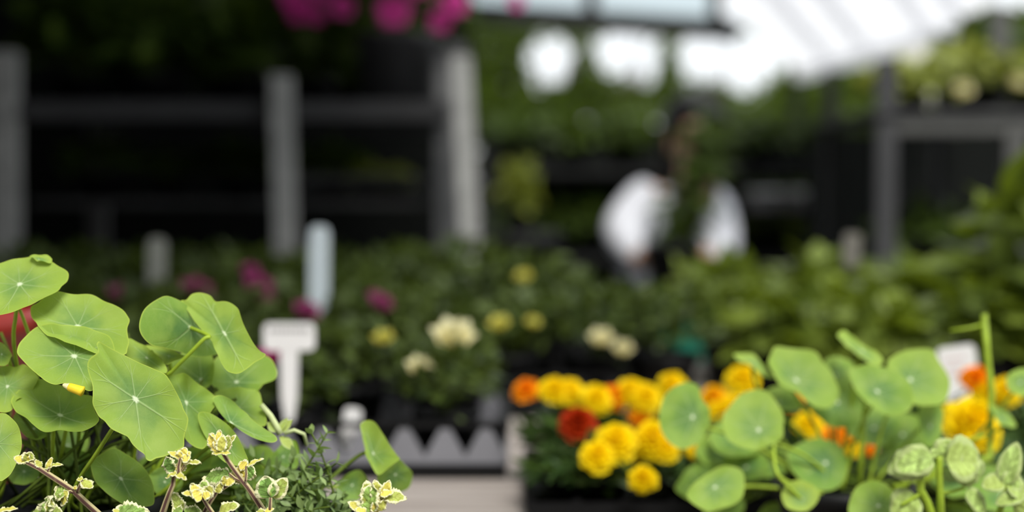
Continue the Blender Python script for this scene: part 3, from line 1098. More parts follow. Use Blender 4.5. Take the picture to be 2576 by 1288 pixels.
for k in range(3):
    a = 2 * PI * k / 3 + 0.4
    MB().bar((xat(1305, 4.6) + 0.09 * math.cos(a), 4.6 + 0.09 * math.sin(a), 1.05), (xat(1305, 4.6) + 0.16 * math.cos(a), 4.6 + 0.16 * math.sin(a), 0), 0.025, 0.025).build('leg', 'beam', stool, False)
# pale pots on the top tier at right
wp = thing('pale_pot', 'pale grey pot on the dark stand, left one of the pair right of the person', 'flowerpot', (xat(1935, 5.0), 5.16, 1.16), 'pale pots right of the person')
MB().lathe(wp.location, [(0.062, 0), (0.075, 0.055), (0.079, 0.055), (0.080, 0.07), (0.072, 0.07), (0.070, 0.05)], 20).build('pot', 'whitepot', wp)
MB().lathe(wp.location, [(0.04, 0.045), (0.070, 0.052)], 16).build('soil', 'soil', wp)
bush(wp, 0.065, 0.07, 0.06, 60, 0.035, 0.022, 'dark_leaf', 8)
dup(wp, (xat(2035, 5.0), 5.16, 1.16), 1.0, 'pale grey pot on the dark stand, right one of the pair right of the person')
MB().box((xat(1985, 5.0), 5.19, 1.147), (0.36, 0.12, 0.022)).build('ledge', 'beam', disp, False)

hp = thing('hedge_shrub', 'x', 'shrub', (0, 0, -70), 'hedge shrubs along the back')
MB().tube([(0, 0, -70), (0.02, 0, -69.4), (0, 0.01, -68.9)], 0.03, 0.015, 8).build('trunk', 'bark', hp)
mb = MB()
c = hp.location
for i in range(1500):
    d = rand_dir(-1.0)
    k = 0.55 + 0.45 * rng.random()
    p = c + Vector((d.x * 0.33 * k, d.y * 0.30 * k, 0.92 + d.z * 0.80 * k))
    dd = (d + jag(0.5)).normalized()
    mb.leaf(p, dd, Vector((0, 0, 0.7)) + d + jag(0.4), 0.095, 0.060, 0.3, 0.1, rng.random() * k, 2)
mb.build('foliage', 'tree_leaf', hp)
for i, px in enumerate((1150, 1370, 1590, 1810, 2030, 2250, 2470, 2690, 2910)):
    lab = 'dense dark green hedge shrub at the back, %s' % ('behind the grey posts', 'below the left gap in the trees', 'below the middle gap in the trees', 'behind the person\'s head', 'under the white canopy corner', 'behind the right rack post', 'behind the right rack end', 'just past the right picture edge', 'last of the row at right')[i]
    s_ = (1.05, 1.0, 0.97, 0.98, 1.06, 1.03, 1.0, 1.05, 1.0)[i]
    loc = (xat(px, 6.6), 6.6, 0)
    if i == 0:
        hp.location = loc
        hp['label'] = lab
        hp.scale = (s_,) * 3
    else:
        dup(hp, loc, rng.uniform(0, 6), lab, s_)

HOLES = [(1385, 158, 66, 56), (1345, 128, 30, 26), (1420, 120, 28, 24), (1575, 130, 92, 62), (1620, 175, 40, 36), (1790, 128, 80, 60), (1880, 160, 82, 66), (1760, 180, 34, 36)]


def tree(x0, x1, y0, y1, D, n, label, dens=1.0):
    xm = (x0 + x1) / 2
    loc = Vector((xat(xm, D), D, 0))
    t = thing('tree', label, 'tree', loc, 'trees behind the nursery')
    zc = zat((y0 + y1) / 2, D)
    tr = MB()
    tr.tube([loc, loc + Vector((0.05, 0, zc * 0.5)), loc + Vector((0, 0.03, zc - 0.05))], 0.07, 0.04, 9)
    for k in range(6):
        tip = P(rng.uniform(x0 + 30, x1 - 30), rng.uniform(y0, y1), D + rng.uniform(-0.2, 0.3))
        tr.tube([loc + Vector((0, 0, zc * 0.62)), (loc + Vector((0, 0, zc * 0.8)) + tip) / 2, tip], 0.02, 0.006, 6)
    tr.build('trunk', 'bark', t)
    mb = MB()
    cnt = 0
    while cnt < n:
        px, py = rng.uniform(x0, x1), rng.uniform(y0, y1)
        skip = False
        for (hx, hy, ha, hb) in HOLES:
            e = ((px - hx) / ha) ** 2 + ((py - hy) / hb) ** 2
            if e < 1.0:
                skip = True
            elif e < 1.7 and rng.random() < 0.55:
                skip = True
        cnt += 1
        if skip:
            continue
        p = P(px, py, D + rng.uniform(-0.35, 0.45))
        d = rand_dir(-0.6)
        mb.leaf(p, d, Vector((0, -0.4, 0.7)) + jag(0.5), 0.075, 0.045, 0.25, 0.1, rng.random(), 2)
    mb.build('crown', 'tree_leaf', t)
    return t


tree(1130, 1330, 60, 330, 8.2, 2000, 'tree behind the hedge nearest the grey posts, dark crown under the beam')
tree(1290, 1500, 78, 300, 8.4, 1700, 'tree behind the hedge with the leftmost bright gap in its crown')
tree(1460, 1700, 78, 290, 8.2, 1500, 'tree behind the hedge with the middle bright gap in its crown')
tree(1660, 1960, 84, 300, 8.4, 1500, 'tree behind the hedge with the widest bright gap, beside the white canopy')
tree(1940, 2260, 175, 330, 8.2, 1500, 'tree whose green top reaches the white canopy corner')
tree(2400, 2640, 30, 260, 6.2, 1000, 'dark tree at the top right corner behind the rack')

# pale low wall far behind the right rack
wb = MB().box((xat(2330, 9.4), 9.4, 1.22), (1.7, 0.1, 2.44))
struct('wall_far', wb, 'beige')

# ------------------------------------------------------------------ person holding a potted plant


def skin(name, nodes, edges, mat, parent, rootnode, sub=2):
    names = list(nodes)
    off = wloc(parent)
    me = bpy.data.meshes.new(name)
    me.from_pydata([tuple(Vector(nodes[k][0]) - off) for k in names], [(names.index(a), names.index(b)) for a, b in edges], [])
    o = bpy.data.objects.new(name, me)
    COL.objects.link(o)
    o.parent = parent
    sm = o.modifiers.new('skin', 'SKIN')
    sm.use_smooth_shade = True
    sm.branch_smoothing = 0.4
    for i, k in enumerate(names):
        r = nodes[k][1]
        r = (r, r) if isinstance(r, (int, float)) else r
        sv = me.skin_vertices[0].data[i]
        sv.radius = r
        sv.use_root = (k == rootnode)
    ss = o.modifiers.new('sub', 'SUBSURF')
    ss.levels = sub
    ss.render_levels = sub
    me.materials.append(MT[mat])
    return o


PD = 4.10
hc = P(1750, 345, PD)                 # centre of the head
px0 = hc.x
hz = hc.z
person = thing('person', 'person in white shirt and dark green apron holding up a potted plant', 'person', (px0 - 0.03, PD + 0.03, 0))
shz = hz - 0.245                       # shoulder height
sl_, sr_ = P(1628, 490, PD + 0.03), P(1797, 512, PD + 0.04)
el_ = P(1560, 590, PD - 0.06)
er_ = P(1806, 628, PD - 0.06)
wl_ = P(1620, 665, PD - 0.24)
wr_ = P(1765, 645, PD - 0.24)
pelv = Vector((P(1695, 700, PD).x, PD + 0.06, 0.80))
N = {
    'pelvis': (pelv, (0.135, 0.10)),
    'waist': (pelv + Vector((0.0, 0.01, 0.16)), (0.115, 0.085)),
    'chest': (Vector((P(1708, 600, PD).x, PD + 0.05, shz - 0.13)), (0.115, 0.09)),
    'neckbase': (Vector((P(1718, 500, PD).x, PD + 0.04, shz + 0.03)), (0.062, 0.055)),
    'neck': (Vector((px0, PD + 0.025, hz - 0.13)), 0.050),
    'jaw': (Vector((px0, PD - 0.005, hz - 0.075)), (0.060, 0.070)),
    'face': (Vector((px0, PD, hz - 0.01)), (0.074, 0.088)),
    'skull': (Vector((px0, PD + 0.01, hz + 0.065)), (0.070, 0.082)),
    'nose': (Vector((px0 - 0.004, PD - 0.098, hz - 0.025)), 0.012),
    'shl': (sl_, 0.052), 'ell': (el_, 0.040), 'wrl': (wl_, 0.027), 'pall': (wl_ + (wr_ - wl_).normalized() * 0.05 + Vector((0, -0.02, -0.01)), (0.036, 0.018)),
    'shr': (sr_, 0.052), 'elr': (er_, 0.040), 'wrr': (wr_, 0.027), 'palr': (wr_ + (wl_ - wr_).normalized() * 0.05 + Vector((0, -0.02, -0.01)), (0.036, 0.018)),
}
ED = [('pelvis', 'waist'), ('waist', 'chest'), ('chest', 'neckbase'), ('neckbase', 'neck'), ('neck', 'jaw'), ('jaw', 'face'), ('face', 'skull'), ('face', 'nose'),
      ('neckbase', 'shl'), ('shl', 'ell'), ('ell', 'wrl'), ('wrl', 'pall'), ('neckbase', 'shr'), ('shr', 'elr'), ('elr', 'wrr'), ('wrr', 'palr')]
for s in ('l', 'r'):
    sg = -1 if s == 'l' else 1
    hip = pelv + Vector((sg * 0.085, 0, -0.05))
    N['hip' + s] = (hip, 0.085)
    N['knee' + s] = (hip + Vector((sg * 0.015, -0.03, -0.34)), 0.056)
    N['ank' + s] = (Vector((hip.x + sg * 0.02, hip.y + 0.02, 0.075)), 0.036)
    N['toe' + s] = (Vector((hip.x + sg * 0.04, hip.y - 0.14, 0.035)), (0.042, 0.030))
    ED += [('pelvis', 'hip' + s), ('hip' + s, 'knee' + s), ('knee' + s, 'ank' + s), ('ank' + s, 'toe' + s)]
    palm = N['pal' + s][0]
    inward = Vector((-sg, 0, 0))
    for f in range(4):
        a = palm + Vector((-sg * 0.035, -0.022, 0.024 - 0.017 * f))
        L = (0.030, 0.035, 0.033, 0.026)[f]
        b = a + inward * L + Vector((0, -0.006, -0.004))
        c2 = b + inward * L * 0.55 + Vector((0, 0.014, -0.006))
        N['f%s%da' % (s, f)] = (a, 0.0092)
        N['f%s%db' % (s, f)] = (b, 0.0085)
        N['f%s%dc' % (s, f)] = (c2, 0.0075)
        ED += [('pal' + s, 'f%s%da' % (s, f)), ('f%s%da' % (s, f), 'f%s%db' % (s, f)), ('f%s%db' % (s, f), 'f%s%dc' % (s, f))]
    a = palm + Vector((sg * 0.005, -0.012, 0.034))
    N['t%sa' % s] = (a, 0.011)
    N['t%sb' % s] = (a + Vector((-sg * 0.022, -0.010, 0.020)), 0.0095)
    ED += [('pal' + s, 't%sa' % s), ('t%sa' % s, 't%sb' % s)]
skin('body', N, ED, 'skin', person, 'pelvis')
# shirt
S = {k: (N[k][0], tuple(x + 0.016 for x in N[k][1]) if isinstance(N[k][1], tuple) else N[k][1] + 0.018) for k in ('waist', 'chest', 'shl', 'ell', 'wrl', 'shr', 'elr', 'wrr')}
S['hem'] = (pelv + Vector((0, 0, 0.0)), (0.155, 0.118))
S['collar'] = (N['neckbase'][0] + Vector((0, 0, 0.01)), (0.072, 0.066))
S['wrl'] = (wl_ + (el_ - wl_) * 0.12, 0.040)
S['wrr'] = (wr_ + (er_ - wr_) * 0.12, 0.040)
for a in ('shl', 'shr', 'ell', 'elr'):
    S[a] = (S[a][0], S[a][1] + 0.008)
skin('shirt', S, [('hem', 'waist'), ('waist', 'chest'), ('chest', 'collar'), ('collar', 'shl'), ('shl', 'ell'), ('ell', 'wrl'), ('collar', 'shr'), ('shr', 'elr'), ('elr', 'wrr')], 'shirt', person, 'chest')
# trousers
T = {'top': (pelv + Vector((0, 0, 0.05)), (0.150, 0.116)), 'pelvis': (pelv + Vector((0, 0, -0.02)), (0.155, 0.12))}
TE = [('top', 'pelvis')]
for s in ('l', 'r'):
    T['hip' + s] = (N['hip' + s][0], 0.100)
    T['knee' + s] = (N['knee' + s][0], 0.072)
    T['cuff' + s] = (N['ank' + s][0] + Vector((0, 0, 0.05)), 0.056)
    TE += [('pelvis', 'hip' + s), ('hip' + s, 'knee' + s), ('knee' + s, 'cuff' + s)]
skin('trousers', T, TE, 'trousers', person, 'pelvis')
# apron: a curved sheet in front of trunk and thighs with a bib and neck straps
mb = MB()
rows = [(shz - 0.10, 0.085, 0.150), (shz - 0.22, 0.105, 0.140), (shz - 0.33, 0.155, 0.135), (0.80, 0.172, 0.150), (0.62, 0.180, 0.155), (0.42, 0.185, 0.160)]
vs, fs = [], []
K = 12
for (z, hw, dep) in rows:
    for j in range(K + 1):
        a = (j / K - 0.5) * 2.0
        vs.append((pelv.x + 0.015 + math.sin(a * 0.9) * hw * 1.25, pelv.y - math.cos(a * 0.9) * dep - 0.01, z))
for i in range(len(rows) - 1):
    for j in range(K):
        b = i * (K + 1) + j
        fs.append((b, b + 1, b + K + 2, b + K + 1))
mb.add(vs, fs)
ap = mb.build('apron', 'apron', person)
so = ap.modifiers.new('thick', 'SOLIDIFY')
so.thickness = 0.004
st_ = MB()
for sg in (-1, 1):
    st_.tube([(pelv.x + 0.015 + sg * 0.075, pelv.y - 0.155, shz - 0.11), (px0 + sg * 0.075, PD - 0.06, shz + 0.03), (px0 + sg * 0.05, PD + 0.10, shz + 0.06)], 0.009, 0.009, 6)
st_.build('apron_strap', 'apron', ap)
# hair: cap over the skull with a bun of strands at the back
mb = MB()
vs, fs = [], []
cen = Vector((px0, PD + 0.015, hz + 0.035))
SEG, RG = 24, 10
for i in range(RG + 1):
    for k in range(SEG):
        a = 2 * PI * k / SEG
        front = max(0, -math.sin(a))
        lim = math.radians(128 - 62 * front ** 0.5)
        th = lim * i / RG
        wob = 1 + 0.03 * math.sin(7 * a + i)
        vs.append(cen + Vector((0.100 * math.sin(th) * math.cos(a) * wob, 0.112 * math.sin(th) * math.sin(a) * wob, 0.100 * math.cos(th) * wob)))
for i in range(RG):
    for k in range(SEG):
        k2 = (k + 1) % SEG
        fs.append((i * SEG + k, (i + 1) * SEG + k, (i + 1) * SEG + k2, i * SEG + k2))
mb.add(vs, fs)
for k in range(40):
    a = rng.uniform(0.1, PI - 0.1)
    st0 = cen + Vector((0.085 * math.cos(a), 0.095 * math.sin(a), rng.uniform(-0.03, 0.04)))
    mb.tube([st0, st0 + Vector((0.01 * math.cos(a), 0.02, -0.06)), st0 + Vector((0.004 * math.cos(a), 0.012, -0.15))], 0.009, 0.004, 5)
mb.build('hair', 'hair', person)
for sg in (-1, 1):
    MB().ball((px0 + sg * 0.030, PD - 0.072, hz + 0.005), 0.010, 1, 0.7, 0.7).build('eye', 'eye', person)
    MB().ball((px0 + sg * 0.074, PD + 0.01, hz - 0.015), 0.028, 0.35, 0.7, 1.1).build('ear', 'skin', person)
MB().ball((px0, PD - 0.072, hz - 0.070), 0.022, 1, 0.4, 0.30).build('mouth', simple('lips', (0.32, 0.10, 0.08), 0.5), person)

# the plant held up in front of the face
hp_c = (wl_ + wr_) / 2 + Vector((-0.005, -0.045, 0))
held = thing('held_plant', 'leafy plant in a black pot held up before the person\'s face', 'pot plant', (hp_c.x, hp_c.y - 0.005, hp_c.z - 0.075))
MB().lathe(held.location, [(0.058, 0), (0.078, 0.10), (0.082, 0.10), (0.084, 0.125), (0.078, 0.125), (0.075, 0.105)], 22).build('pot', 'black', held)
MB().lathe(held.location, [(0.05, 0.10), (0.075, 0.106)], 18).build('soil', 'soil', held)
st_, mb = MB(), MB()
for k in range(36):
    z_ = rng.uniform(0.16, 0.50)
    tip = held.location + Vector((0.115 * (z_ - 0.1) / 0.4 + rng.gauss(0, 0.026), rng.gauss(0, 0.04), z_))
    st_.tube([held.location + Vector((rng.uniform(-0.02, 0.02), 0, 0.105)), (held.location + Vector((0.02, 0, 0.11)) + tip) / 2, tip], 0.003, 0.0015, 5)
    for q in range(5):
        d = rand_dir(-0.2)
        mb.leaf(tip - Vector((0, 0, 0.022 * q)), d, Vector((0, -0.5, 1)) + jag(0.4), 0.062, 0.036, 0.3, 0.1, rng.random())
st_.build('stem', 'petiole_dull', held)
mb.build('foliage', 'dark_leaf', held)

# ------------------------------------------------------------------ marigolds
tray(0.015, 0.345, 1.205, 1.445, 'black tray of marigolds right of the bare bench planks', 0.016, 'black')
tray(0.365, 0.690, 1.205, 1.445, 'black tray of marigolds at the right edge behind the nasturtium', 0.016, 'black')


def marigold_proto():
    t = thing('potted_marigold', 'x', 'potted marigold', (0, 0, -80), 'marigolds in the black trays')
    pot_parts(t, 0.042, 0.030)
    bush(t, 0.022, 0.062, 0.058, 300, 0.026, 0.008, 'marigold_leaf', 12, droop=0.15, inner=0.3)
    return t


mp = marigold_proto()
mar = []
mnames = [('front marigold of the tray, nearest the bare planks', 0.070, 1.270), ('second front marigold along from the bare planks', 0.180, 1.270), ('third front marigold along from the bare planks', 0.290, 1.270),
          ('back marigold of the tray, nearest the bare planks', 0.070, 1.375), ('second back marigold along from the bare planks', 0.180, 1.375), ('third back marigold along from the bare planks', 0.290, 1.375),
          ('front marigold under the nasturtium, left in the right tray', 0.420, 1.270), ('front marigold nearest the right picture edge', 0.530, 1.270), ('back marigold behind the nasturtium, left in the right tray', 0.420, 1.375), ('back marigold beside the white label at right', 0.530, 1.375)]
for i, (nm, x, y) in enumerate(mnames):
    loc = (x, y, BZ + 0.007)
    if i == 0:
        mp.location = loc
        o = mp
        o['label'] = nm
    else:
        o = dup(mp, loc, rng.uniform(0, 6), nm, rng.uniform(0.95, 1.05))
    sz = 0.72 if y < 1.3 else 1.0
    o.scale = (1, 1, sz)
    mar.append(o)


def c4(x, y):
    return 1200 + x * 0.3167, 880 + y * 0.3167


def c5(x, y):
    return 1800 + x * 0.3789, 800 + y * 0.3789


heads = [c4(395, 330) + (30, 'orange', 1.39), c4(610, 330) + (34, 'yellow', 1.37), c4(730, 345) + (34, 'yellow', 1.38), c4(945, 400) + (36, 'yellow', 1.36), c4(1085, 380) + (30, 'orange', 1.38),
         c4(1220, 340) + (34, 'yellow', 1.38), c4(1335, 390) + (36, 'yellow', 1.37), c4(1545, 285) + (32, 'yellow', 1.40), c4(1300, 530) + (28, 'orange', 1.37), c4(800, 600) + (42, 'red', 1.31),
         c4(1100, 740) + (46, 'yellow', 1.24), c4(950, 850) + (38, 'yellow', 1.22), c4(1400, 720) + (46, 'yellow', 1.25), c4(1500, 790) + (30, 'yellow', 1.24), c4(1265, 790) + (24, 'orange', 1.27),
         c4(1320, 1030) + (32, 'yellow', 1.19), c4(1730, 800) + (20, 'yellow', 1.22), c4(1880, 400) + (34, 'bicolor', 1.38), c4(1930, 500) + (28, 'yellow', 1.33), c4(2110, 250) + (38, 'yellow', 1.40),
         c4(2160, 800) + (16, 'yellow', 1.25), c4(1970, 900) + (27, 'orange', 1.22), c4(2190, 970) + (16, 'orange', 1.22), c4(2040, 430) + (24, 'yellow', 1.33),
         c5(620, 715) + (34, 'yellow', 1.27), c5(790, 790) + (28, 'orange', 1.25), c5(880, 800) + (24, 'bicolor', 1.25), c5(915, 880) + (18, 'yellow', 1.24), c5(1172, 715) + (32, 'bicolor', 1.26),
         c5(1690, 720) + (66, 'yellow', 1.24), c5(1720, 420) + (36, 'orange', 1.37), c5(1800, 500) + (32, 'yellow', 1.36), c5(1930, 490) + (34, 'yellow', 1.35), c5(500, 540) + (26, 'orange', 1.33), c5(1030, 880) + (14, 'orange', 1.25)]
for (px, py, rp, mt, D) in heads:
    p = P(px, py, D - 0.02)
    rt = nearest(mar, p)
    ax = Vector((rng.uniform(-0.35, 0.25), rng.uniform(-0.8, -0.35), 0.8))
    base = Vector((rt.location.x, rt.location.y, BZ + 0.07))
    add_flower(rt, 'marigold_bloom', p, marigold_head, rp / F * D * 1.22, mt, ax, base)

# ------------------------------------------------------------------ nasturtium leaves


def c1(x, y):
    return x * 0.295, 600 + y * 0.295


def c2(x, y):
    return x * 0.295, 908 + y * 0.295


def c3(x, y):
    return 440 + x * 0.3012, 900 + y * 0.3012


def smooth_loop(pts, per=5):
    out = []
    n = len(pts)
    for i in range(n):
        p0, p1, p2, p3 = pts[i - 1], pts[i], pts[(i + 1) % n], pts[(i + 2) % n]
        for k in range(per):
            t = k / per
            out.append(tuple(0.5 * ((2 * b) + (c - a) * t + (2 * a - 5 * b + 4 * c - d) * t * t + (3 * b - a - 3 * c + d) * t ** 3) for a, b, c, d in zip(p0, p1, p2, p3)))
    return out


def nleaf(plant, conv, hub, outline, D, normal, base, age_shade=0.4, bowl=0.004, wave=0.0015, nv=8, pet=None, pmat='petiole', pr_=0.00125, name='leaf'):
    """a round shield leaf: blade spread over its own tilted plane about the hub, with dished centre and wavy rim"""
    hub = conv(*hub)
    pts = smooth_loop([conv(*q) for q in outline], 4)
    n = Vector(normal).normalized()
    p0 = P(hub[0], hub[1], D)
    rim = [onplane(x, y, p0, n) for x, y in pts]
    K = len(rim)
    ex = n.cross(Vector((0, 0, 1))).normalized()
    ey = n.cross(ex)
    ang = []
    prev = None
    for q in rim:
        a = math.atan2((q - p0).dot(ey), (q - p0).dot(ex))
        if prev is not None:
            while a - prev > PI:
                a -= 2 * PI
            while a - prev < -PI:
                a += 2 * PI
        ang.append(a)
        prev = a
    ang.append(ang[0] + (2 * PI if ang[-1] > ang[0] else -2 * PI))
    off = rng.random()
    ph = rng.uniform(0, 6)
    rs = [0.07, 0.2, 0.36, 0.52, 0.68, 0.84, 1.0]
    vs = [p0 - n * bowl]
    for r in rs:
        for k in range(K):
            w = wave * r * r * math.sin(3 * ang[k] + ph) + 0.6 * wave * r ** 3 * math.sin(7 * ang[k] + 2 * ph)
            vs.append(p0 + (rim[k] - p0) * r - n * (bowl * (1 - r * r)) + n * w - n * 0.4 * bowl * max(0, r - 0.8) * 5 * 0.2)
    fs, uvs = [], []
    U = [a / (2 * PI) * nv + off for a in ang]
    for k in range(K):
        k2 = (k + 1) % K
        fs.append((0, 1 + k, 1 + k2))
        uvs.append([(U[k], 0), (U[k], rs[0]), (U[k + 1], rs[0])])
        for i in range(len(rs) - 1):
            fs.append((1 + i * K + k, 1 + (i + 1) * K + k, 1 + (i + 1) * K + k2, 1 + i * K + k2))
            uvs.append([(U[k], rs[i]), (U[k], rs[i + 1]), (U[k + 1], rs[i + 1]), (U[k + 1], rs[i])])
    if ang[-1] < ang[0]:
        pass
    mb = MB().add(vs, fs, uvs, age_shade)
    o = mb.build(name, 'nast', plant)
    h = p0 - n * (bowl + 0.0012)
    if base is not None:
        if pet:
            pp = [h] + [P(*c) for c in pet] + [Vector(base)]
        else:
            a = h - n * 0.012
            m1 = a * 0.55 + Vector(base) * 0.45 + Vector((rng.uniform(-1, 1) * 0.008, 0.006, 0.004))
            pp = [h, a, m1, Vector(base)]
        st = MB()
        # smooth path
        path = []
        for i in range(len(pp) - 1):
            q0, q1, q2, q3 = pp[max(0, i - 1)], pp[i], pp[i + 1], pp[min(len(pp) - 1, i + 2)]
            for k in range(5):
                t = k / 5
                path.append(0.5 * ((2 * q1) + (q2 - q0) * t + (2 * q0 - 5 * q1 + 4 * q2 - q3) * t * t + (3 * q1 - q0 - 3 * q2 + q3) * t ** 3))
        path.append(pp[-1])
        st.tube(path, pr_, pr_ * 1.1, 8)
        st.build('petiole', pmat, o)
    return o


LB = P(170, 1400, 0.895)
LB.z = BZ + 0.085
nl = thing('nasturtium_plant', 'nasturtium with big round pale-veined leaves at the left, nearest the camera', 'nasturtium', (LB.x, LB.y, BZ))
pot_parts(nl, 0.062, 0.092)
UP = (0.05, -0.80, 0.60)
B0 = LB


def bs(dx=0.0, dy=0.0):
    return LB + Vector((dx, dy, 0))


# top left leaf
nleaf(nl, c1, (150, 335), [(-70, 215), (0, 192), (120, 165), (250, 148), (350, 165), (440, 195), (500, 230), (560, 265), (583, 295), (570, 345), (520, 385), (490, 430), (420, 490), (300, 555), (200, 590), (100, 635), (0, 655), (-80, 640), (-140, 500), (-140, 350)],
      0.865, (0.0, -0.62, 0.78), bs(-0.02, 0.02), 0.25, 0.005, 0.0012, 9, pet=[(40, 790, 0.868), (40, 905, 0.885)])
nleaf(nl, c1, (330, 180), [(250, 150), (290, 133), (380, 142), (440, 168), (435, 200), (380, 200), (300, 180)], 0.874, (0.2, -0.3, 0.9), None, 0.0, 0.0, 0.0005)
nleaf(nl, c1, (650, 705), [(270, 570), (330, 545), (420, 480), (490, 460), (600, 463), (720, 463), (800, 475), (870, 510), (960, 570), (1050, 620), (1090, 665), (1105, 700), (1085, 760), (1090, 830), (1100, 880), (1085, 930), (1065, 972), (960, 985), (800, 960), (600, 900), (430, 830), (330, 745), (310, 715), (270, 670), (258, 610)],
      0.856, (0.05, -0.70, 0.71), bs(0.0, 0.01), 0.25, 0.005, 0.0014, 8)
nleaf(nl, c1, (620, 970), [(145, 945), (165, 890), (215, 830), (270, 780), (330, 750), (430, 735), (520, 745), (600, 735), (700, 740), (800, 770), (880, 800), (950, 860), (980, 960), (950, 1100), (860, 1220), (770, 1285), (700, 1270), (620, 1245), (540, 1240), (470, 1247), (400, 1225), (340, 1180), (300, 1140), (250, 1090), (200, 1040), (150, 985)],
      0.842, (-0.02, -0.76, 0.65), bs(-0.01, 0.0), 0.38, 0.004, 0.0012, 9)
nleaf(nl, c2, (1148, 315), [(830, -134), (845, -159), (870, -149), (960, -99), (1080, -44), (1200, 16), (1310, 61), (1400, 106), (1450, 170), (1500, 260), (1540, 340), (1570, 420), (1605, 490), (1595, 560), (1570, 640), (1565, 720), (1540, 740), (1480, 770), (1400, 810), (1330, 830), (1285, 855), (1250, 840), (1235, 800), (1180, 760), (1130, 710), (1090, 650), (1030, 620), (950, 580), (890, 510), (840, 470), (810, 420), (787, 360), (790, 300), (790, 230), (778, 170), (752, 90), (748, 30), (770, -15), (830, -58), (843, -90)],
      0.815, (0.10, -0.93, 0.36), bs(0.01, -0.01), 0.42, 0.003, 0.0016, 8, pet=[(300, 1055, 0.832), (282, 1080, 0.838), (240, 1145, 0.848), (200, 1205, 0.86), (178, 1260, 0.87)])
nleaf(nl, c2, (490, 385), [(95, 335), (110, 290), (150, 230), (210, 190), (290, 150), (400, 150), (500, 190), (600, 250), (720, 280), (790, 300), (800, 400), (845, 490), (830, 540), (780, 575), (700, 600), (600, 600), (520, 590), (430, 595), (340, 570), (270, 530), (220, 480), (140, 440), (105, 380)],
      0.855, (-0.02, -0.62, 0.78), bs(-0.005, 0.0), 0.45, 0.008, 0.0012, 8, pet=[(138, 1060, 0.865), (133, 1150, 0.88)])
nleaf(nl, c2, (280, 560), [(110, 470), (200, 420), (320, 440), (450, 500), (440, 590), (420, 640), (320, 675), (240, 650), (170, 590)], 0.885, UP, bs(-0.02, 0.02), 0.6, 0.003, 0.001)
nleaf(nl, c2, (-20, 690), [(-150, 600), (-70, 470), (0, 440), (60, 450), (120, 510), (165, 580), (185, 680), (180, 750), (150, 830), (130, 900), (90, 970), (40, 1010), (0, 1025), (-100, 1000), (-170, 800)],
      0.830, (0.25, -0.85, 0.45), bs(-0.05, 0.0), 0.15, 0.003, 0.0012)
nleaf(nl, c2, (60, 210), [(-80, 60), (0, 35), (120, 35), (220, 60), (290, 95), (320, 160), (250, 260), (150, 350), (100, 430), (0, 450), (-90, 400), (-120, 200)], 0.868, (0.1, -0.8, 0.58), bs(-0.05, 0.02), 0.1, 0.001, 0.003, 9)
nleaf(nl, c1, (10, 980), [(-60, 880), (0, 878), (50, 920), (95, 980), (90, 1040), (60, 1080), (0, 1090), (-60, 1060)], 0.872, (-0.1, -0.8, 0.6), bs(-0.05, 0.02), 0.4, 0.001, 0.001)
nleaf(nl, c2, (1025, 990), [(775, 900), (790, 840), (850, 800), (960, 750), (1020, 760), (1090, 800), (1180, 860), (1250, 940), (1300, 1040), (1315, 1130), (1310, 1220), (1240, 1240), (1150, 1235), (1060, 1220), (980, 1180), (900, 1120), (840, 1060), (800, 1000)],
      0.868, (0.12, -0.86, 0.48), bs(0.01, 0.0), 0.75, 0.003, 0.0012, 7)  # lower leaf in shade, its shade put in as a darker leaf tone
# big leaf standing up, its backlit far half painted darker, near half facing right
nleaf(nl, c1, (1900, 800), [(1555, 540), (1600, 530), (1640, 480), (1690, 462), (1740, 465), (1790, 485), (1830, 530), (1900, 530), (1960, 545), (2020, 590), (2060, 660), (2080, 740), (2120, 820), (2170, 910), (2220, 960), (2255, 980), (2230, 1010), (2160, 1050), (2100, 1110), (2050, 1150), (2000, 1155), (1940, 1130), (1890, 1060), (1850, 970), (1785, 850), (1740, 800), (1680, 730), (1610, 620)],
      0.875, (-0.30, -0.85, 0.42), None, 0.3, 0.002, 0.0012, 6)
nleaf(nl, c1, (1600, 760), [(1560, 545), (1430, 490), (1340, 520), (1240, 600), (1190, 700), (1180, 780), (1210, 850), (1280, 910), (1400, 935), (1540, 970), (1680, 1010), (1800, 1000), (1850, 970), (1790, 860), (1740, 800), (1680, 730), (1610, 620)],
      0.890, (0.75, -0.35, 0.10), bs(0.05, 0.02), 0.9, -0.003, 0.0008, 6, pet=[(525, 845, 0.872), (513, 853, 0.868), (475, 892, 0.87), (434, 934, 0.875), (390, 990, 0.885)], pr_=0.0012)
nleaf(nl, c1, (1250, 1000), [(1100, 845), (1180, 880), (1240, 910), (1300, 960), (1380, 1030), (1420, 1090), (1410, 1150), (1300, 1130), (1150, 1060), (1070, 980), (1080, 910)], 0.878, (0.1, -0.7, 0.7), bs(0.03, 0.03), 0.15, 0.002, 0.001)
nleaf(nl, c1, (1440, 990), [(1240, 910), (1400, 930), (1550, 985), (1565, 1015), (1490, 1045), (1420, 1070), (1360, 1010)], 0.892, (0.0, -0.3, 0.95), bs(0.04, 0.03), 0.0, 0.001, 0.0005)
nleaf(nl, c1, (1710, 1190), [(1430, 1110), (1500, 1010), (1600, 955), (1720, 945), (1800, 990), (1830, 1100), (1800, 1230), (1700, 1310), (1580, 1310), (1480, 1240)], 0.915, (0.0, -0.85, 0.52), bs(0.05, 0.03), 0.6, 0.003, 0.001, 8)
nleaf(nl, c2, (2005, 165), [(1780, 140), (1800, 40), (1880, -60), (2050, -90), (2230, -60), (2310, -20), (2350, 50), (2360, 110), (2330, 160), (2250, 200), (2220, 240), (2150, 285), (1950, 275), (1830, 230)], 0.920, (-0.05, -0.82, 0.57), bs(0.06, 0.03), 0.75, 0.003, 0.001, 8)
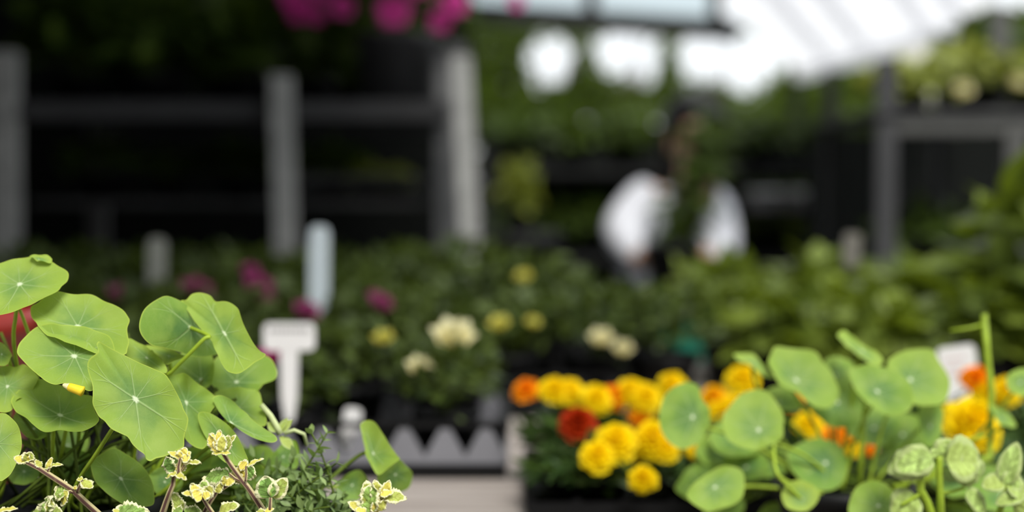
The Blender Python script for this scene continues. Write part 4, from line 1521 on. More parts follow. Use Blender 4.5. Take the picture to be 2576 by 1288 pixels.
nleaf(nl, c2, (1570, 330), [(1400, 150), (1480, 110), (1560, 105), (1640, 160), (1750, 230), (1820, 290), (1840, 400), (1780, 500), (1760, 600), (1770, 690), (1740, 755), (1660, 735), (1570, 650), (1480, 480), (1420, 300)], 0.880, (-0.1, -0.85, 0.5), bs(0.04, 0.02), 0.5, 0.004, 0.003, 9)
nleaf(nl, c2, (2030, 390), [(1820, 285), (1950, 230), (2080, 240), (2200, 250), (2240, 370), (2270, 480), (2265, 550), (2180, 560), (2050, 520), (1920, 420)], 0.905, (0.1, -0.75, 0.65), bs(0.06, 0.03), 0.35, 0.002, 0.0012)
nleaf(nl, c2, (1975, 510), [(1815, 330), (1840, 295), (1900, 290), (1990, 340), (2070, 420), (2150, 500), (2260, 580), (2340, 630), (2365, 670), (2330, 690), (2260, 680), (2150, 640), (2030, 570), (1930, 500), (1860, 430)], 0.868, (0.35, -0.62, 0.70), bs(0.06, 0.0), 0.75, 0.002, 0.0006)
nleaf(nl, c2, (1880, 640), [(1695, 470), (1720, 440), (1790, 445), (1870, 490), (1960, 560), (2030, 650), (2080, 760), (2110, 850), (2080, 885), (1950, 880), (1850, 800), (1760, 660), (1710, 560)], 0.862, (-0.15, -0.9, 0.4), bs(0.05, 0.0), 0.5, 0.002, 0.001)
nleaf(nl, c3, (900, 820), [(780, 860), (850, 770), (900, 710), (1000, 690), (1040, 800), (1010, 920), (900, 930), (800, 910)], 0.93, (0.0, -0.9, 0.4), bs(0.08, 0.03), 1.0, 0.002, 0.001)
# leaf on a long stalk to the right, folded, its lower half painted darker as shade
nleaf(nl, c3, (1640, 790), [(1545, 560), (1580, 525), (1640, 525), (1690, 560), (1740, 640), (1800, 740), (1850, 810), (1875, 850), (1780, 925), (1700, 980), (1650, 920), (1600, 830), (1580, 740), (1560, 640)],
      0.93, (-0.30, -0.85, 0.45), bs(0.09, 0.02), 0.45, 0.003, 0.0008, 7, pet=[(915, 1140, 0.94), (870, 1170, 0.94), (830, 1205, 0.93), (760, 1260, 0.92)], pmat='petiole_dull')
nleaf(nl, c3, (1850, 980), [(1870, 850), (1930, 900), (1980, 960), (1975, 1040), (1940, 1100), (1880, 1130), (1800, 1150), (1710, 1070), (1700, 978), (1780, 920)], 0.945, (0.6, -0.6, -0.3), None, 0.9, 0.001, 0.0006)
nleaf(nl, c3, (1480, 1060), [(1340, 1130), (1370, 1050), (1430, 980), (1520, 935), (1575, 960), (1615, 1040), (1605, 1130), (1500, 1195), (1400, 1190)], 0.950, (0.1, -0.9, 0.35), bs(0.1, 0.02), 1.0, 0.002, 0.0008)
nleaf(nl, c2, (660, 875), [(480, 760), (600, 740), (760, 790), (800, 900), (740, 1000), (600, 1010), (490, 920)], 0.90, UP, bs(0.0, 0.02), 1.0, 0.002, 0.001)
nleaf(nl, c2, (200, 930), [(60, 900), (140, 840), (260, 840), (330, 900), (310, 1010), (200, 1060), (90, 1020)], 0.905, UP, bs(-0.03, 0.02), 0.9, 0.002, 0.001)
nleaf(nl, c2, (1400, 1020), [(1280, 960), (1380, 900), (1500, 920), (1560, 1020), (1500, 1130), (1360, 1140), (1290, 1060)], 0.90, UP, bs(0.03, 0.01), 0.8, 0.002, 0.001)
nleaf(nl, c2, (1600, 830), [(1430, 800), (1520, 740), (1680, 740), (1800, 800), (1780, 900), (1640, 960), (1490, 920)], 0.915, UP, bs(0.05, 0.02), 0.9, 0.002, 0.001)
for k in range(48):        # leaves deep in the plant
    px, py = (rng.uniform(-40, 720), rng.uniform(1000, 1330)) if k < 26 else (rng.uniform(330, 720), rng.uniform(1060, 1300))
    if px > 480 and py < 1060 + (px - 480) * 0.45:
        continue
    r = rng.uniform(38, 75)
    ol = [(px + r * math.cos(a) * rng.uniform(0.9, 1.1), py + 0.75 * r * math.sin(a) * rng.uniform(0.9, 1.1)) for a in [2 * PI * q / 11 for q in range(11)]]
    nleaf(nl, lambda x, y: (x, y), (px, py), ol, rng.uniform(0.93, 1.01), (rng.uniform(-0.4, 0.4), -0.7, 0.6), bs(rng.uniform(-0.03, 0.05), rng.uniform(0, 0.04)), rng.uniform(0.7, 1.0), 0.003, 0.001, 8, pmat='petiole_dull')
mb = MB()
for k in range(34):
    x = rng.uniform(-0.07, 0.09)
    a = LB + Vector((rng.uniform(-0.05, 0.05), rng.uniform(-0.03, 0.05), -0.005))
    b = LB + Vector((x * 1.3, rng.uniform(-0.01, 0.07), rng.uniform(0.05, 0.11)))
    mb.tube([a, (a + b) / 2 + jag(0.004), b], 0.0012, 0.001, 6)
mb.build('stem', 'petiole_dull', nl)
mb = MB()
mb.tube([P(50, 780, 0.885), P(58, 800, 0.888), P(72, 840, 0.89), P(95, 960, 0.90), P(130, 1200, 0.91)], 0.0011, 0.0012, 7)
mb.build('stem', 'petiole', nl)
# yellow flower bud tucked under a leaf
a, b = P(158, 968, 0.818), P(208, 985, 0.817)
bd = MB()
d = (b - a)
bd.tube([a + d * 0.30, a + d * 0.34, a + d * 0.6, a + d * 0.92, a + d * 1.0], 0.0022, 0.0031, 10)
bo = bd.build('flower_bud', 'bud', nl)
bd = MB()
bd.tube([a, a + d * 0.05, a + d * 0.20, a + d * 0.32], 0.0006, 0.0022, 8)
bd.build('bud_tip', 'budtip', bo)

# young shoot with pale leaves at the right of the plant
yo = MB()
D = 0.90
yo.tube([P(657, 1018, D), P(680, 1045, D), P(697, 1075, D), P(706, 1092, D)], 0.0016, 0.0022, 8)
yo.tube([P(715, 1090, D), P(740, 1082, D), P(765, 1092, D), P(772, 1120, D + 0.01)], 0.0014, 0.0010, 7)
sh = yo.build('pale_shoot', 'paleshoot', nl)
yo = MB()


def pleaf(mb, b, t, D, W, n, rnd=0.5, droop=0.1, fold=0.2, rows=6, prof=0.85):
    p, q = P(b[0], b[1], D), P(t[0], t[1], D)
    d = q - p
    mb.leaf(p, d, n, d.length, W / F * D, droop, fold, rnd, rows, prof)


pleaf(yo, (700, 1085), (735, 1056), D, 26, (0.3, -0.8, 0.4), 0.9)
pleaf(yo, (702, 1086), (722, 1050), D, 20, (-0.3, -0.8, 0.4), 0.8)
pleaf(yo, (700, 1085), (672, 1062), D, 28, (0.1, -0.9, 0.3), 0.6)
pleaf(yo, (704, 1098), (742, 1132), D, 30, (0.3, -0.7, 0.6), 0.9)
yo.build('young_leaf', 'varie_pale', sh)

# red pot behind the plant
rp = thing('red_flowerpot', 'glossy red flowerpot mostly hidden behind the left nasturtium leaves', 'flowerpot', (P(-88, 900, 1.12).x, 1.12, BZ))
rpz = zat(778, 1.12) - BZ
MB().lathe(rp.location, [(0.036, 0), (0.050, rpz - 0.022), (0.054, rpz - 0.020), (0.055, rpz), (0.050, rpz), (0.048, rpz - 0.015)], 28).build('pot', 'redpot', rp)
MB().lathe(rp.location, [(0.03, rpz - 0.02), (0.048, rpz - 0.016)], 20).build('soil', 'soil', rp)

# ------------------------------------------------------------------ right nasturtium
RB = Vector((xat(2130, 1.08), 1.085, BZ + 0.055))
nr = thing('nasturtium_plant', 'nasturtium with smooth round leaves at right, growing among the marigolds', 'nasturtium', (RB.x, RB.y, BZ))
pot_parts(nr, 0.055, 0.060)


def rb(dx=0, dy=0):
    return RB + Vector((dx, dy, 0))


nleaf(nr, c5, (540, 405), [(370, 240), (400, 190), (480, 195), (590, 210), (670, 235), (710, 290), (760, 340), (800, 420), (825, 500), (790, 565), (740, 600), (660, 590), (590, 540), (520, 480), (430, 440), (380, 370), (350, 300)], 1.09, (0.1, -0.85, 0.5), rb(), 0.55, 0.003, 0.001)
nleaf(nr, c5, (1075, 475), [(890, 350), (930, 325), (1020, 310), (1140, 330), (1230, 370), (1290, 440), (1310, 540), (1290, 610), (1200, 640), (1120, 630), (1030, 580), (960, 520), (910, 430)], 1.06, (-0.1, -0.8, 0.6), rb(), 0.75, 0.003, 0.001)
nleaf(nr, c5, (1300, 400), [(1140, 300), (1200, 240), (1300, 205), (1430, 215), (1480, 280), (1530, 350), (1560, 430), (1545, 520), (1500, 570), (1400, 582), (1310, 570), (1230, 500), (1150, 400)], 1.085, (0.1, -0.85, 0.5), rb(0.02), 0.5, 0.003, 0.001)
nleaf(nr, c5, (290, 735), [(50, 650), (90, 590), (160, 510), (240, 480), (330, 490), (400, 550), (450, 640), (450, 720), (440, 800), (350, 850), (250, 870), (150, 850), (70, 790)], 1.05, (-0.1, -0.82, 0.58), rb(), 0.45, 0.003, 0.001)
nleaf(nr, c4, (1725, 530), [(1450, 560), (1460, 450), (1500, 350), (1590, 280), (1680, 255), (1760, 290), (1790, 380), (1835, 460), (1850, 550), (1830, 640), (1780, 720), (1700, 770), (1620, 790), (1540, 750), (1480, 660)], 1.07, (0.2, -0.9, 0.35), rb(-0.02), 0.85, 0.002, 0.0012)
nleaf(nr, c5, (980, 205), [(810, 110), (850, 85), (900, 120), (960, 165), (1040, 210), (1100, 260), (1110, 300), (1060, 310), (980, 270), (900, 210), (850, 160)], 1.10, (0.2, -0.4, 0.88), rb(0, 0.02), 0.3, 0.002, 0.0006)
nleaf(nr, c5, (815, 550), [(640, 600), (740, 500), (850, 420), (950, 500), (985, 620), (940, 700), (850, 730), (740, 710)], 1.115, UP, rb(0, 0.02), 0.95, 0.002, 0.001)
nleaf(nr, c5, (800, 370), [(720, 300), (800, 250), (900, 290), (930, 380), (880, 450), (790, 460)], 1.13, UP, rb(0, 0.03), 0.8, 0.002, 0.001)
nleaf(nr, c5, (740, 950), [(480, 900), (560, 830), (700, 800), (820, 840), (870, 950), (850, 1080), (740, 1150), (600, 1110), (510, 1010)], 1.09, UP, rb(0, 0.02), 1.0, 0.003, 0.001)
nleaf(nr, c5, (580, 1200), [(440, 1160), (480, 1100), (560, 1075), (650, 1110), (690, 1170), (660, 1240), (590, 1285), (490, 1270), (450, 1220)], 1.02, (0, -0.9, 0.4), rb(-0.02, -0.02), 0.0, 0.002, 0.0006, pet=[(1955, 1190, 1.02), (1948, 1120, 1.045), (1960, 1200, 1.07)])
nleaf(nr, c5, (1090, 1240), [(890, 1230), (930, 1130), (1010, 1085), (1110, 1090), (1190, 1150), (1240, 1210), (1220, 1330), (1100, 1380), (950, 1370), (890, 1300)], 1.0, (0, -0.9, 0.4), rb(0, -0.03), 0.7, 0.003, 0.001)
nleaf(nr, c5, (0, 1110), [(-190, 1180), (-100, 1060), (50, 985), (160, 1000), (195, 1080), (170, 1200), (60, 1260), (-80, 1270)], 1.03, UP, rb(-0.03, -0.01), 0.6, 0.003, 0.001)
nleaf(nr, c5, (260, 290), [(120, 240), (200, 235), (270, 255), (320, 320), (390, 395), (320, 380), (240, 320), (170, 290)], 1.12, (0, -0.4, 0.9), rb(-0.02, 0.02), 0.2, 0.001, 0.0006)
nleaf(nr, c5, (2030, 420), [(1930, 400), (1980, 350), (2060, 330), (2120, 380), (2110, 490), (2020, 520), (1950, 470)], 1.10, UP, rb(0.08, 0.02), 0.6, 0.002, 0.001)
nleaf(nr, c5, (1430, 720), [(1350, 610), (1430, 570), (1510, 600), (1500, 760), (1440, 860), (1370, 800)], 1.10, (0.3, -0.9, 0.2), rb(0.03, 0.02), 0.9, 0.001, 0.0008)
nleaf(nr, c5, (1910, 660), [(1820, 580), (1880, 590), (1960, 650), (2000, 710), (1960, 730), (1880, 690)], 1.10, (0.2, -0.5, 0.8), rb(0.07, 0.02), 0.6, 0.001, 0.0008)
nleaf(nr, c5, (420, 560), [(340, 480), (450, 450), (560, 520), (560, 600), (470, 620), (370, 570)], 1.125, UP, rb(0, 0.02), 0.75, 0.001, 0.0008)
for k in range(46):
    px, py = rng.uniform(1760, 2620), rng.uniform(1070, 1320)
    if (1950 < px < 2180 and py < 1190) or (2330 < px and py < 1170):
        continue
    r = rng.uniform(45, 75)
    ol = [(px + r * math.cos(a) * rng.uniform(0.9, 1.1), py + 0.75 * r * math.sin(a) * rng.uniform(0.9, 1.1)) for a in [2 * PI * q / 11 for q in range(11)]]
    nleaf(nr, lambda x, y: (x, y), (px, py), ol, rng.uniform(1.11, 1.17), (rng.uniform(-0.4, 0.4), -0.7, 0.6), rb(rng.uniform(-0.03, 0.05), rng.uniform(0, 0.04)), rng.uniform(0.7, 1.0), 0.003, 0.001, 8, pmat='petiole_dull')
mb = MB()
mb.tube([P(2476, 790, 1.12), P(2484, 900, 1.12), P(2494, 985, 1.12), P(2490, 1150, 1.11), rb(0.04)], 0.0026, 0.003, 8)
mb.tube([P(2390, 832, 1.12), P(2440, 825, 1.12), P(2478, 815, 1.12)], 0.0012, 0.0012, 7)
mb.tube([P(2178, 1000, 1.08), P(2170, 1100, 1.08), P(2160, 1250, 1.08)], 0.002, 0.002, 7)
mb.build('stem', 'petiole', nr)

# ------------------------------------------------------------------ variegated trailing plant (sharp, front left)


def vleaf(mb, b, t, D, W, n, yel=0.3, droop=0.15, fold=0.25, dD=0.0, teeth=0.20, curl=0.0, rows=9, nteeth=6):
    """scalloped leaf from stalk pixel b to tip pixel t"""
    p, q = P(b[0], b[1], D), P(t[0], t[1], D + dD)
    d = (q - p)
    L = d.length
    d.normalize()
    W = W / F * D * 1.32
    side = d.cross(Vector(n))
    j1, j2 = rng.uniform(0, 6), rng.uniform(0, 6)
    side.normalize()
    nn_ = side.cross(d).normalized()
    vs, uvs, fs = [], [], []
    R2 = rows * 2
    for i in range(R2 + 1):
        t_ = i / R2
        w = W * 0.5 * (math.sin(PI * min(1, max(0, t_)) ** 0.72) ** 0.62 if 0 < t_ < 1 else 0.02)
        w *= 1 - teeth * (0.5 + 0.5 * math.cos(2 * PI * nteeth * t_)) * (1 if t_ > 0.15 else 0)
        q_ = p + d * (L * (t_ - 0.25 * curl * t_ * t_)) - nn_ * (droop * L * t_ * t_)
        for j in (-1, -0.55, 0, 0.55, 1):
            e = nn_ * (fold * w * abs(j) - 0.06 * w * (1 - abs(j)) * math.sin(t_ * 16))
            if abs(j) == 1:
                e -= nn_ * (curl * w * 0.35)
            e += nn_ * min(1, teeth / 0.15) * (0.085 * W * abs(j) * math.sin(t_ * 11 + j1 + 2 * j) + 0.05 * W * math.sin(t_ * 23 + j2 + 3 * j))
            vs.append(q_ + side * (w * j) + e)
            uvs.append((j, t_))
    for i in range(R2):
        for j in range(4):
            b_ = i * 5 + j
            fs.append((b_, b_ + 1, b_ + 6, b_ + 5))
    mb.add(vs, fs, uvs, yel)
    return mb


def k6(x, y):
    return x * 0.16304, 1080 + y * 0.16304


def k7(x, y):
    return 380 + x * 0.17699, 1060 + y * 0.17699


def k8(x, y):
    return 640 + x * 0.22364, 1000 + y * 0.22364


VB = P(360, 1420, 0.80)
VB.z = BZ + 0.08
vp = thing('variegated_plant', 'cream-edged trailing plant with purple-brown stems at the front left', 'variegated plant', (VB.x, VB.y, BZ))
pot_parts(vp, 0.055, 0.085)


def sprig(plant, conv, stems, leaves, D, mat='varie', smat='vstem', base=None):
    """one sprig: stem with its leaves as sub-parts"""
    mb = MB()
    for (pts, r0, r1) in stems:
        path = [P(*conv(x, y), D + dz) for (x, y, dz) in pts]
        path2 = []
        for i in range(len(path) - 1):
            for k in range(4):
                path2.append(path[i].lerp(path[i + 1], k / 4))
        path2.append(path[-1])
        mb.tube(path2, r0, r1, 14)
    st = mb.build('stem', smat, plant)
    for lf in leaves:
        b, t, W, n = lf[:4]
        kw = lf[4] if len(lf) > 4 else {}
        m_ = MB()
        dz = kw.pop('dz', 0.0)
        vleaf(m_, conv(*b), conv(*t), D + dz, W, n, **kw)
        o = m_.build('leaf', mat, st)
        so = o.modifiers.new('thick', 'SOLIDIFY')
        so.thickness = 0.0004
    return st


UPN = (0.0, -0.5, 0.85)
FR = (0.0, -1.0, 0.25)
# far left sprig
sprig(vp, k6, [([(420, 510, 0), (600, 600, 0), (740, 690, 0), (1110, 930, 0.002), (1170, 985, 0.003), (1300, 1110, 0.005), (1500, 1290, 0.008), (2000, 1800, 0.012)], 0.0014, 0.0022),
               ([(1200, 960, 0.002), (1230, 880, 0), (1265, 790, 0)], 0.0012, 0.0008), ([(1130, 975, 0.002), (1080, 960, 0), (1030, 975, 0)], 0.001, 0.0008), ([(740, 650, 0), (770, 580, 0)], 0.0011, 0.0008)],
      [((430, 500), (170, 400), 24, (0.2, -0.7, 0.6), dict(yel=0.9, fold=0.3, curl=0.6)), ((440, 490), (330, 340), 20, (-0.4, -0.8, 0.3), dict(yel=0.9, curl=0.6)),
       ((400, 510), (500, 320), 30, (0.5, -0.8, 0.1), dict(yel=0.35, curl=0.8, fold=0.5)), ((420, 520), (270, 470), 14, (0, -0.2, 1), dict(yel=0.8, curl=0.4)), ((380, 500), (530, 430), 16, (0, -0.3, 1), dict(yel=0.6, curl=0.5)),
       ((640, 590), (530, 430), 18, (0.3, -0.5, 0.8), dict(yel=0.5, curl=0.9)), ((740, 590), (920, 460), 16, (0.0, -0.35, 0.95), dict(yel=0.5, droop=0.5, curl=0.4)), ((720, 600), (800, 440), 12, (0.3, -0.8, 0.4), dict(yel=0.8)),
       ((690, 600), (790, 560), 12, (0, -0.6, 0.8), dict(yel=0.4)),
       ((1260, 790), (1400, 970), 34, (0.55, -0.35, 0.75), dict(yel=0.45, droop=-0.35, fold=0.4, curl=0.5, teeth=0.1)), ((1280, 770), (1180, 770), 14, (0, -0.5, 0.9), dict(yel=0.6)),
       ((1030, 970), (830, 930), 46, (0.1, -0.8, 0.6), dict(yel=0.15, droop=0.3, fold=0.15)), ((1040, 950), (930, 1190), 26, (-0.4, -0.8, 0.35), dict(yel=0.7, dz=-0.002)), ((1150, 930), (1170, 870), 9, FR, dict(yel=1.0))], 0.815)
# bottom-left pair of leaves
sprig(vp, k6, [([(620, 1700, 0.01), (700, 1400, 0.004), (730, 1300, 0)], 0.0018, 0.0014)],
      [((740, 1330), (720, 1030), 58, (-0.75, -0.6, 0.3), dict(yel=0.1, fold=0.2, nteeth=8)), ((740, 1340), (960, 1290), 50, (0.5, -0.6, 0.6), dict(yel=0.2, nteeth=7)), ((730, 1340), (440, 1330), 50, (-0.2, -0.5, 0.85), dict(yel=0.15, nteeth=8, dz=0.003)), ((750, 1300), (790, 1060), 26, (0.8, -0.6, 0.1), dict(yel=0.5))], 0.800)
sprig(vp, k6, [([(-100, 1500, 0.01), (-20, 1300, 0.0)], 0.0016, 0.0012)],
      [((-30, 1270), (290, 1170), 18, (0.1, -0.3, 0.95), dict(yel=0.7, curl=0.4)), ((-30, 1280), (130, 1250), 22, (0, -0.5, 0.85), dict(yel=0.6))], 0.805)
# centre rosette
sprig(vp, k7, [([(330, 740, 0), (310, 900, 0), (265, 1010, 0), (215, 1150, 0.002), (160, 1320, 0.004), (60, 1700, 0.012)], 0.0013, 0.0022), ([(400, 740, 0), (395, 640, 0), (420, 520, 0)], 0.0016, 0.0010), ([(430, 700, 0), (470, 620, 0), (530, 580, 0)], 0.0006, 0.0006)],
      [((320, 700), (180, 500), 34, (-0.5, -0.85, 0.15), dict(yel=0.0, fold=0.35, curl=0.3, nteeth=7)), ((350, 760), (520, 780), 22, (0.0, -0.3, 0.95), dict(yel=0.6, droop=0.35, curl=0.3, dz=-0.003)), ((360, 745), (195, 770), 22, (0, -0.3, 0.95), dict(yel=0.6, droop=0.3, dz=-0.003)),
       ((400, 520), (250, 415), 16, (0.2, -0.55, 0.8), dict(yel=0.8)), ((430, 530), (490, 375), 26, (0, -0.9, 0.4), dict(yel=1.0, fold=0.5)), ((440, 520), (560, 430), 18, (0.3, -0.7, 0.6), dict(yel=1.0)), ((410, 540), (400, 420), 20, (-0.3, -0.8, 0.4), dict(yel=1.0)),
       ((460, 590), (710, 565), 20, (0.05, -0.35, 0.95), dict(yel=0.5, droop=0.12, nteeth=8)), ((450, 560), (550, 490), 20, (0, -0.8, 0.5), dict(yel=1.0, dz=-0.002)), ((420, 720), (400, 560), 30, (0, -1, 0), dict(yel=0.9, fold=0.6, dz=0.003, curl=0.4))], 0.805)
# tall middle sprig
sprig(vp, k7, [([(1020, 440, 0), (1080, 540, 0), (1140, 630, 0), (1300, 850, 0.002), (1370, 930, 0.002), (1480, 1090, 0.003), (1620, 1300, 0.005), (1850, 1700, 0.012)], 0.0013, 0.0020),
               ([(1345, 850, 0), (1355, 740, 0), (1350, 640, 0)], 0.0009, 0.0007), ([(1290, 860, 0.002), (1190, 810, 0), (1110, 740, 0)], 0.0010, 0.0007), ([(1200, 830, 0.004), (1060, 930, 0.004), (930, 1010, 0.004), (830, 1160, 0.005), (700, 1400, 0.01)], 0.0010, 0.0016)],
      [((960, 430), (800, 180), 24, (-0.5, -0.8, 0.2), dict(yel=1.0, fold=0.5)), ((960, 420), (960, 125), 22, (-0.2, -0.9, 0.3), dict(yel=0.95, fold=0.5)), ((990, 420), (1020, 190), 24, (0.1, -1, 0.1), dict(yel=0.6, fold=0.6, dz=-0.003)), ((1050, 420), (1100, 200), 22, (0.4, -0.9, 0.1), dict(yel=0.3, fold=0.5)),
       ((1080, 430), (1170, 185), 20, (-0.7, -0.6, 0.2), dict(yel=0.5, fold=0.4)), ((1020, 450), (845, 440), 16, (0, -0.35, 0.95), dict(yel=0.7, curl=0.4, dz=-0.003)), ((1010, 455), (1130, 440), 16, (0, -0.4, 0.9), dict(yel=0.7, dz=-0.004)), ((930, 380), (860, 160), 18, (0.3, -0.9, 0.1), dict(yel=1.0, dz=0.003)),
       ((1360, 640), (1580, 500), 15, (-0.25, -0.4, 0.9), dict(yel=0.75, nteeth=8)), ((1360, 650), (1250, 590), 26, (0, -0.9, 0.3), dict(yel=1.0, dz=0.003)), ((1330, 840), (1220, 640), 30, (-0.2, -0.9, 0.2), dict(yel=0.95, fold=0.5, dz=0.004)), ((1300, 860), (1130, 720), 24, (0, -0.9, 0.3), dict(yel=0.9, dz=0.003)),
       ((1110, 740), (720, 790), 44, (-0.05, -0.75, 0.66), dict(yel=0.05, droop=0.12, fold=-0.25, nteeth=9, dz=0.004)), ((1040, 780), (1040, 920), 18, (0.5, -0.5, 0.5), dict(yel=0.7)), ((1180, 820), (1040, 900), 22, (0, -0.8, 0.5), dict(yel=0.9)), ((1340, 800), (1450, 640), 34, (0.4, -0.9, 0.2), dict(yel=0.0, dz=0.012)),
       ((930, 1010), (1010, 880), 18, (0.4, -0.8, 0.2), dict(yel=0.6))], 0.812)
# low rosette
sprig(vp, k7, [([(730, 1080, 0), (790, 1180, 0), (870, 1300, 0.002), (1000, 1600, 0.01)], 0.0011, 0.0016)],
      [((720, 1090), (440, 980), 22, (0, -0.4, 0.9), dict(yel=0.8, nteeth=7)), ((720, 1080), (560, 890), 26, (-0.2, -0.75, 0.55), dict(yel=0.9)), ((740, 1060), (760, 830), 32, (0.0, -0.95, 0.3), dict(yel=0.15, nteeth=7, dz=0.003)), ((750, 1070), (870, 920), 30, (0.4, -0.85, 0.3), dict(yel=0.5)), ((740, 1080), (840, 1020), 26, (0.2, -0.6, 0.75), dict(yel=0.9, dz=-0.003)),
       ((700, 1090), (590, 970), 24, (0, -0.8, 0.5), dict(yel=1.0, dz=-0.003)), ((720, 1100), (620, 1080), 22, (0, -0.6, 0.6), dict(yel=0.95, dz=-0.004))], 0.803)
# pair of round leaves
sprig(vp, k7, [([(1700, 1080, 0), (1695, 1180, 0), (1690, 1300, 0.002), (1660, 1600, 0.01)], 0.0010, 0.0014)],
      [((1690, 1090), (1590, 790), 54, (-0.35, -0.85, 0.35), dict(yel=0.0, fold=0.15, nteeth=7, teeth=0.07)), ((1710, 1080), (1930, 820), 38, (0.5, -0.8, 0.3), dict(yel=0.25, fold=0.2, nteeth=7, teeth=0.07)), ((1620, 1290), (1740, 1230), 14, (0, -0.6, 0.7), dict(yel=1.0)), ((1600, 1290), (1500, 1270), 18, UPN, dict(yel=0.4))], 0.806)
# odd leaves along the bottom edge
sprig(vp, k7, [([(950, 1300, 0), (930, 1500, 0.006)], 0.0010, 0.0014)],
      [((970, 1280), (1240, 1160), 30, (0.0, -0.65, 0.75), dict(yel=0.35, nteeth=7)), ((430, 1290), (310, 990), 30, (0.6, -0.7, 0.4), dict(yel=0.3, nteeth=8, dz=0.004)), ((440, 1300), (300, 1250), 30, UPN, dict(yel=0.1)), ((480, 1290), (720, 1260), 34, UPN, dict(yel=0.1))], 0.808)
sprig(vp, k6, [([(2000, 1340, 0), (2000, 1500, 0.006)], 0.0010, 0.0014)],
      [((1760, 1290), (2290, 1250), 44, (0.0, -0.75, 0.65), dict(yel=0.05, nteeth=9)), ((1850, 1290), (1740, 1230), 14, UPN, dict(yel=0.6))], 0.808)
# rosette at the front right
sprig(vp, k8, [([(1310, 1290, 0), (1290, 1500, 0.004), (1000, 1900, 0.01)], 0.0014, 0.0020), ([(1440, 1180, 0), (1380, 1250, 0), (1310, 1300, 0)], 0.0014, 0.0014)],
      [((1300, 1290), (1300, 970), 54, (-0.45, -0.85, 0.25), dict(yel=0.1, fold=0.3, nteeth=8)), ((1320, 1260), (1260, 935), 40, (0.2, -0.95, 0.2), dict(yel=0.35, fold=0.3, dz=0.003)), ((1400, 1180), (1360, 930), 32, (0.2, -0.9, 0.3), dict(yel=0.5, dz=0.002)), ((1420, 1130), (1530, 940), 26, (0.4, -0.8, 0.3), dict(yel=0.8, fold=0.4)),
       ((1440, 1110), (1715, 1115), 36, (0.1, -0.72, 0.7), dict(yel=0.35, nteeth=8)), ((1420, 1100), (1560, 1050), 20, (0.2, -0.6, 0.8), dict(yel=1.0, dz=-0.003)), ((1400, 1270), (1480, 1150), 20, (0.5, -0.8, 0.3), dict(yel=0.5, dz=-0.003)), ((1230, 1290), (1060, 1160), 24, (-0.1, -0.6, 0.75), dict(yel=0.7)), ((1350, 1290), (1400, 1130), 24, (0.3, -0.9, 0.2), dict(yel=0.9, dz=-0.002)), ((1250, 1300), (1140, 1240), 22, UPN, dict(yel=0.9, dz=-0.003))], 0.80)

# ------------------------------------------------------------------ thyme
TB = P(740, 1430, 0.885)
TB.z = BZ + 0.075
ty = thing('thyme_plant', 'bushy thyme with tiny leaves between the nasturtium and the bare planks', 'thyme', (TB.x, TB.y, BZ))
pot_parts(ty, 0.05, 0.080)
tips = [(785, 1092, 0.885), (822, 1090, 0.885), (845, 1165, 0.89), (765, 1180, 0.88), (800, 1130, 0.89), (640, 1150, 0.90), (700, 1180, 0.89), (745, 1205, 0.88), (860, 1250, 0.875), (670, 1200, 0.89), (720, 1240, 0.87), (800, 1230, 0.875), (830, 1275, 0.87), (610, 1200, 0.9), (650, 1260, 0.88), (690, 1290, 0.87), (760, 1280, 0.865), (875, 1290, 0.88), (780, 1200, 0.89), (740, 1150, 0.895), (810, 1180, 0.885), (590, 1260, 0.89), (630, 1300, 0.87)]
tips += [(rng.uniform(600, 880), rng.uniform(1195, 1320), rng.uniform(0.87, 0.92)) for k in range(34)]
for i, (px, py, D) in enumerate(tips):
    tip = P(px, py, D)
    base = TB + Vector((rng.uniform(-0.03, 0.03), rng.uniform(-0.01, 0.03), 0))
    mid = (tip + base) / 2 + Vector((rng.uniform(-0.008, 0.008), 0, 0.004))
    path = []
    for k in range(11):
        t = k / 10
        path.append(base * (1 - t) ** 2 + mid * (2 * t * (1 - t)) + tip * t * t)
    st = MB().tube(path, 0.0007, 0.0005, 6).build('stem', 'petiole_dull', ty)
    mb = MB()
    L = (tip - base).length
    npair = max(5, int(L / 0.0075))
    for q in range(npair):
        t = 0.25 + 0.75 * q / (npair - 1)
        c = base * (1 - t) ** 2 + mid * (2 * t * (1 - t)) + tip * t * t
        axis = ((tip - mid) * t + (mid - base) * (1 - t)).normalized()
        a = q * PI / 2 + i
        o1 = axis.cross(Vector((math.cos(a), math.sin(a), 0.2))).normalized()
        for sg in (-1, 1):
            d = (o1 * sg + axis * (0.35 + 0.5 * t) + jag(0.2)).normalized()
            s_ = rng.uniform(0.8, 1.25) * (1 if q < npair - 2 else 0.8)
            mb.leaf(c, d, axis + jag(0.15), 0.0098 * s_, 0.0050 * s_, 0.15, 0.2, min(1, rng.random() * 0.7 + 0.3 * t), 4, 0.8)
    mb.build('foliage', 'thyme_leaf', st)

# ------------------------------------------------------------------ pale curled plant at the front right
QB = Vector((xat(2420, 0.95), 0.95, BZ + 0.07))
qp = thing('variegated_plant', 'blurred pale green plant with curled leaves at the front right corner', 'variegated plant', (QB.x, QB.y, BZ))
pot_parts(qp, 0.05, 0.042)


def q5(x, y):
    return 2150 + x * 0.19258, 1040 + y * 0.19258


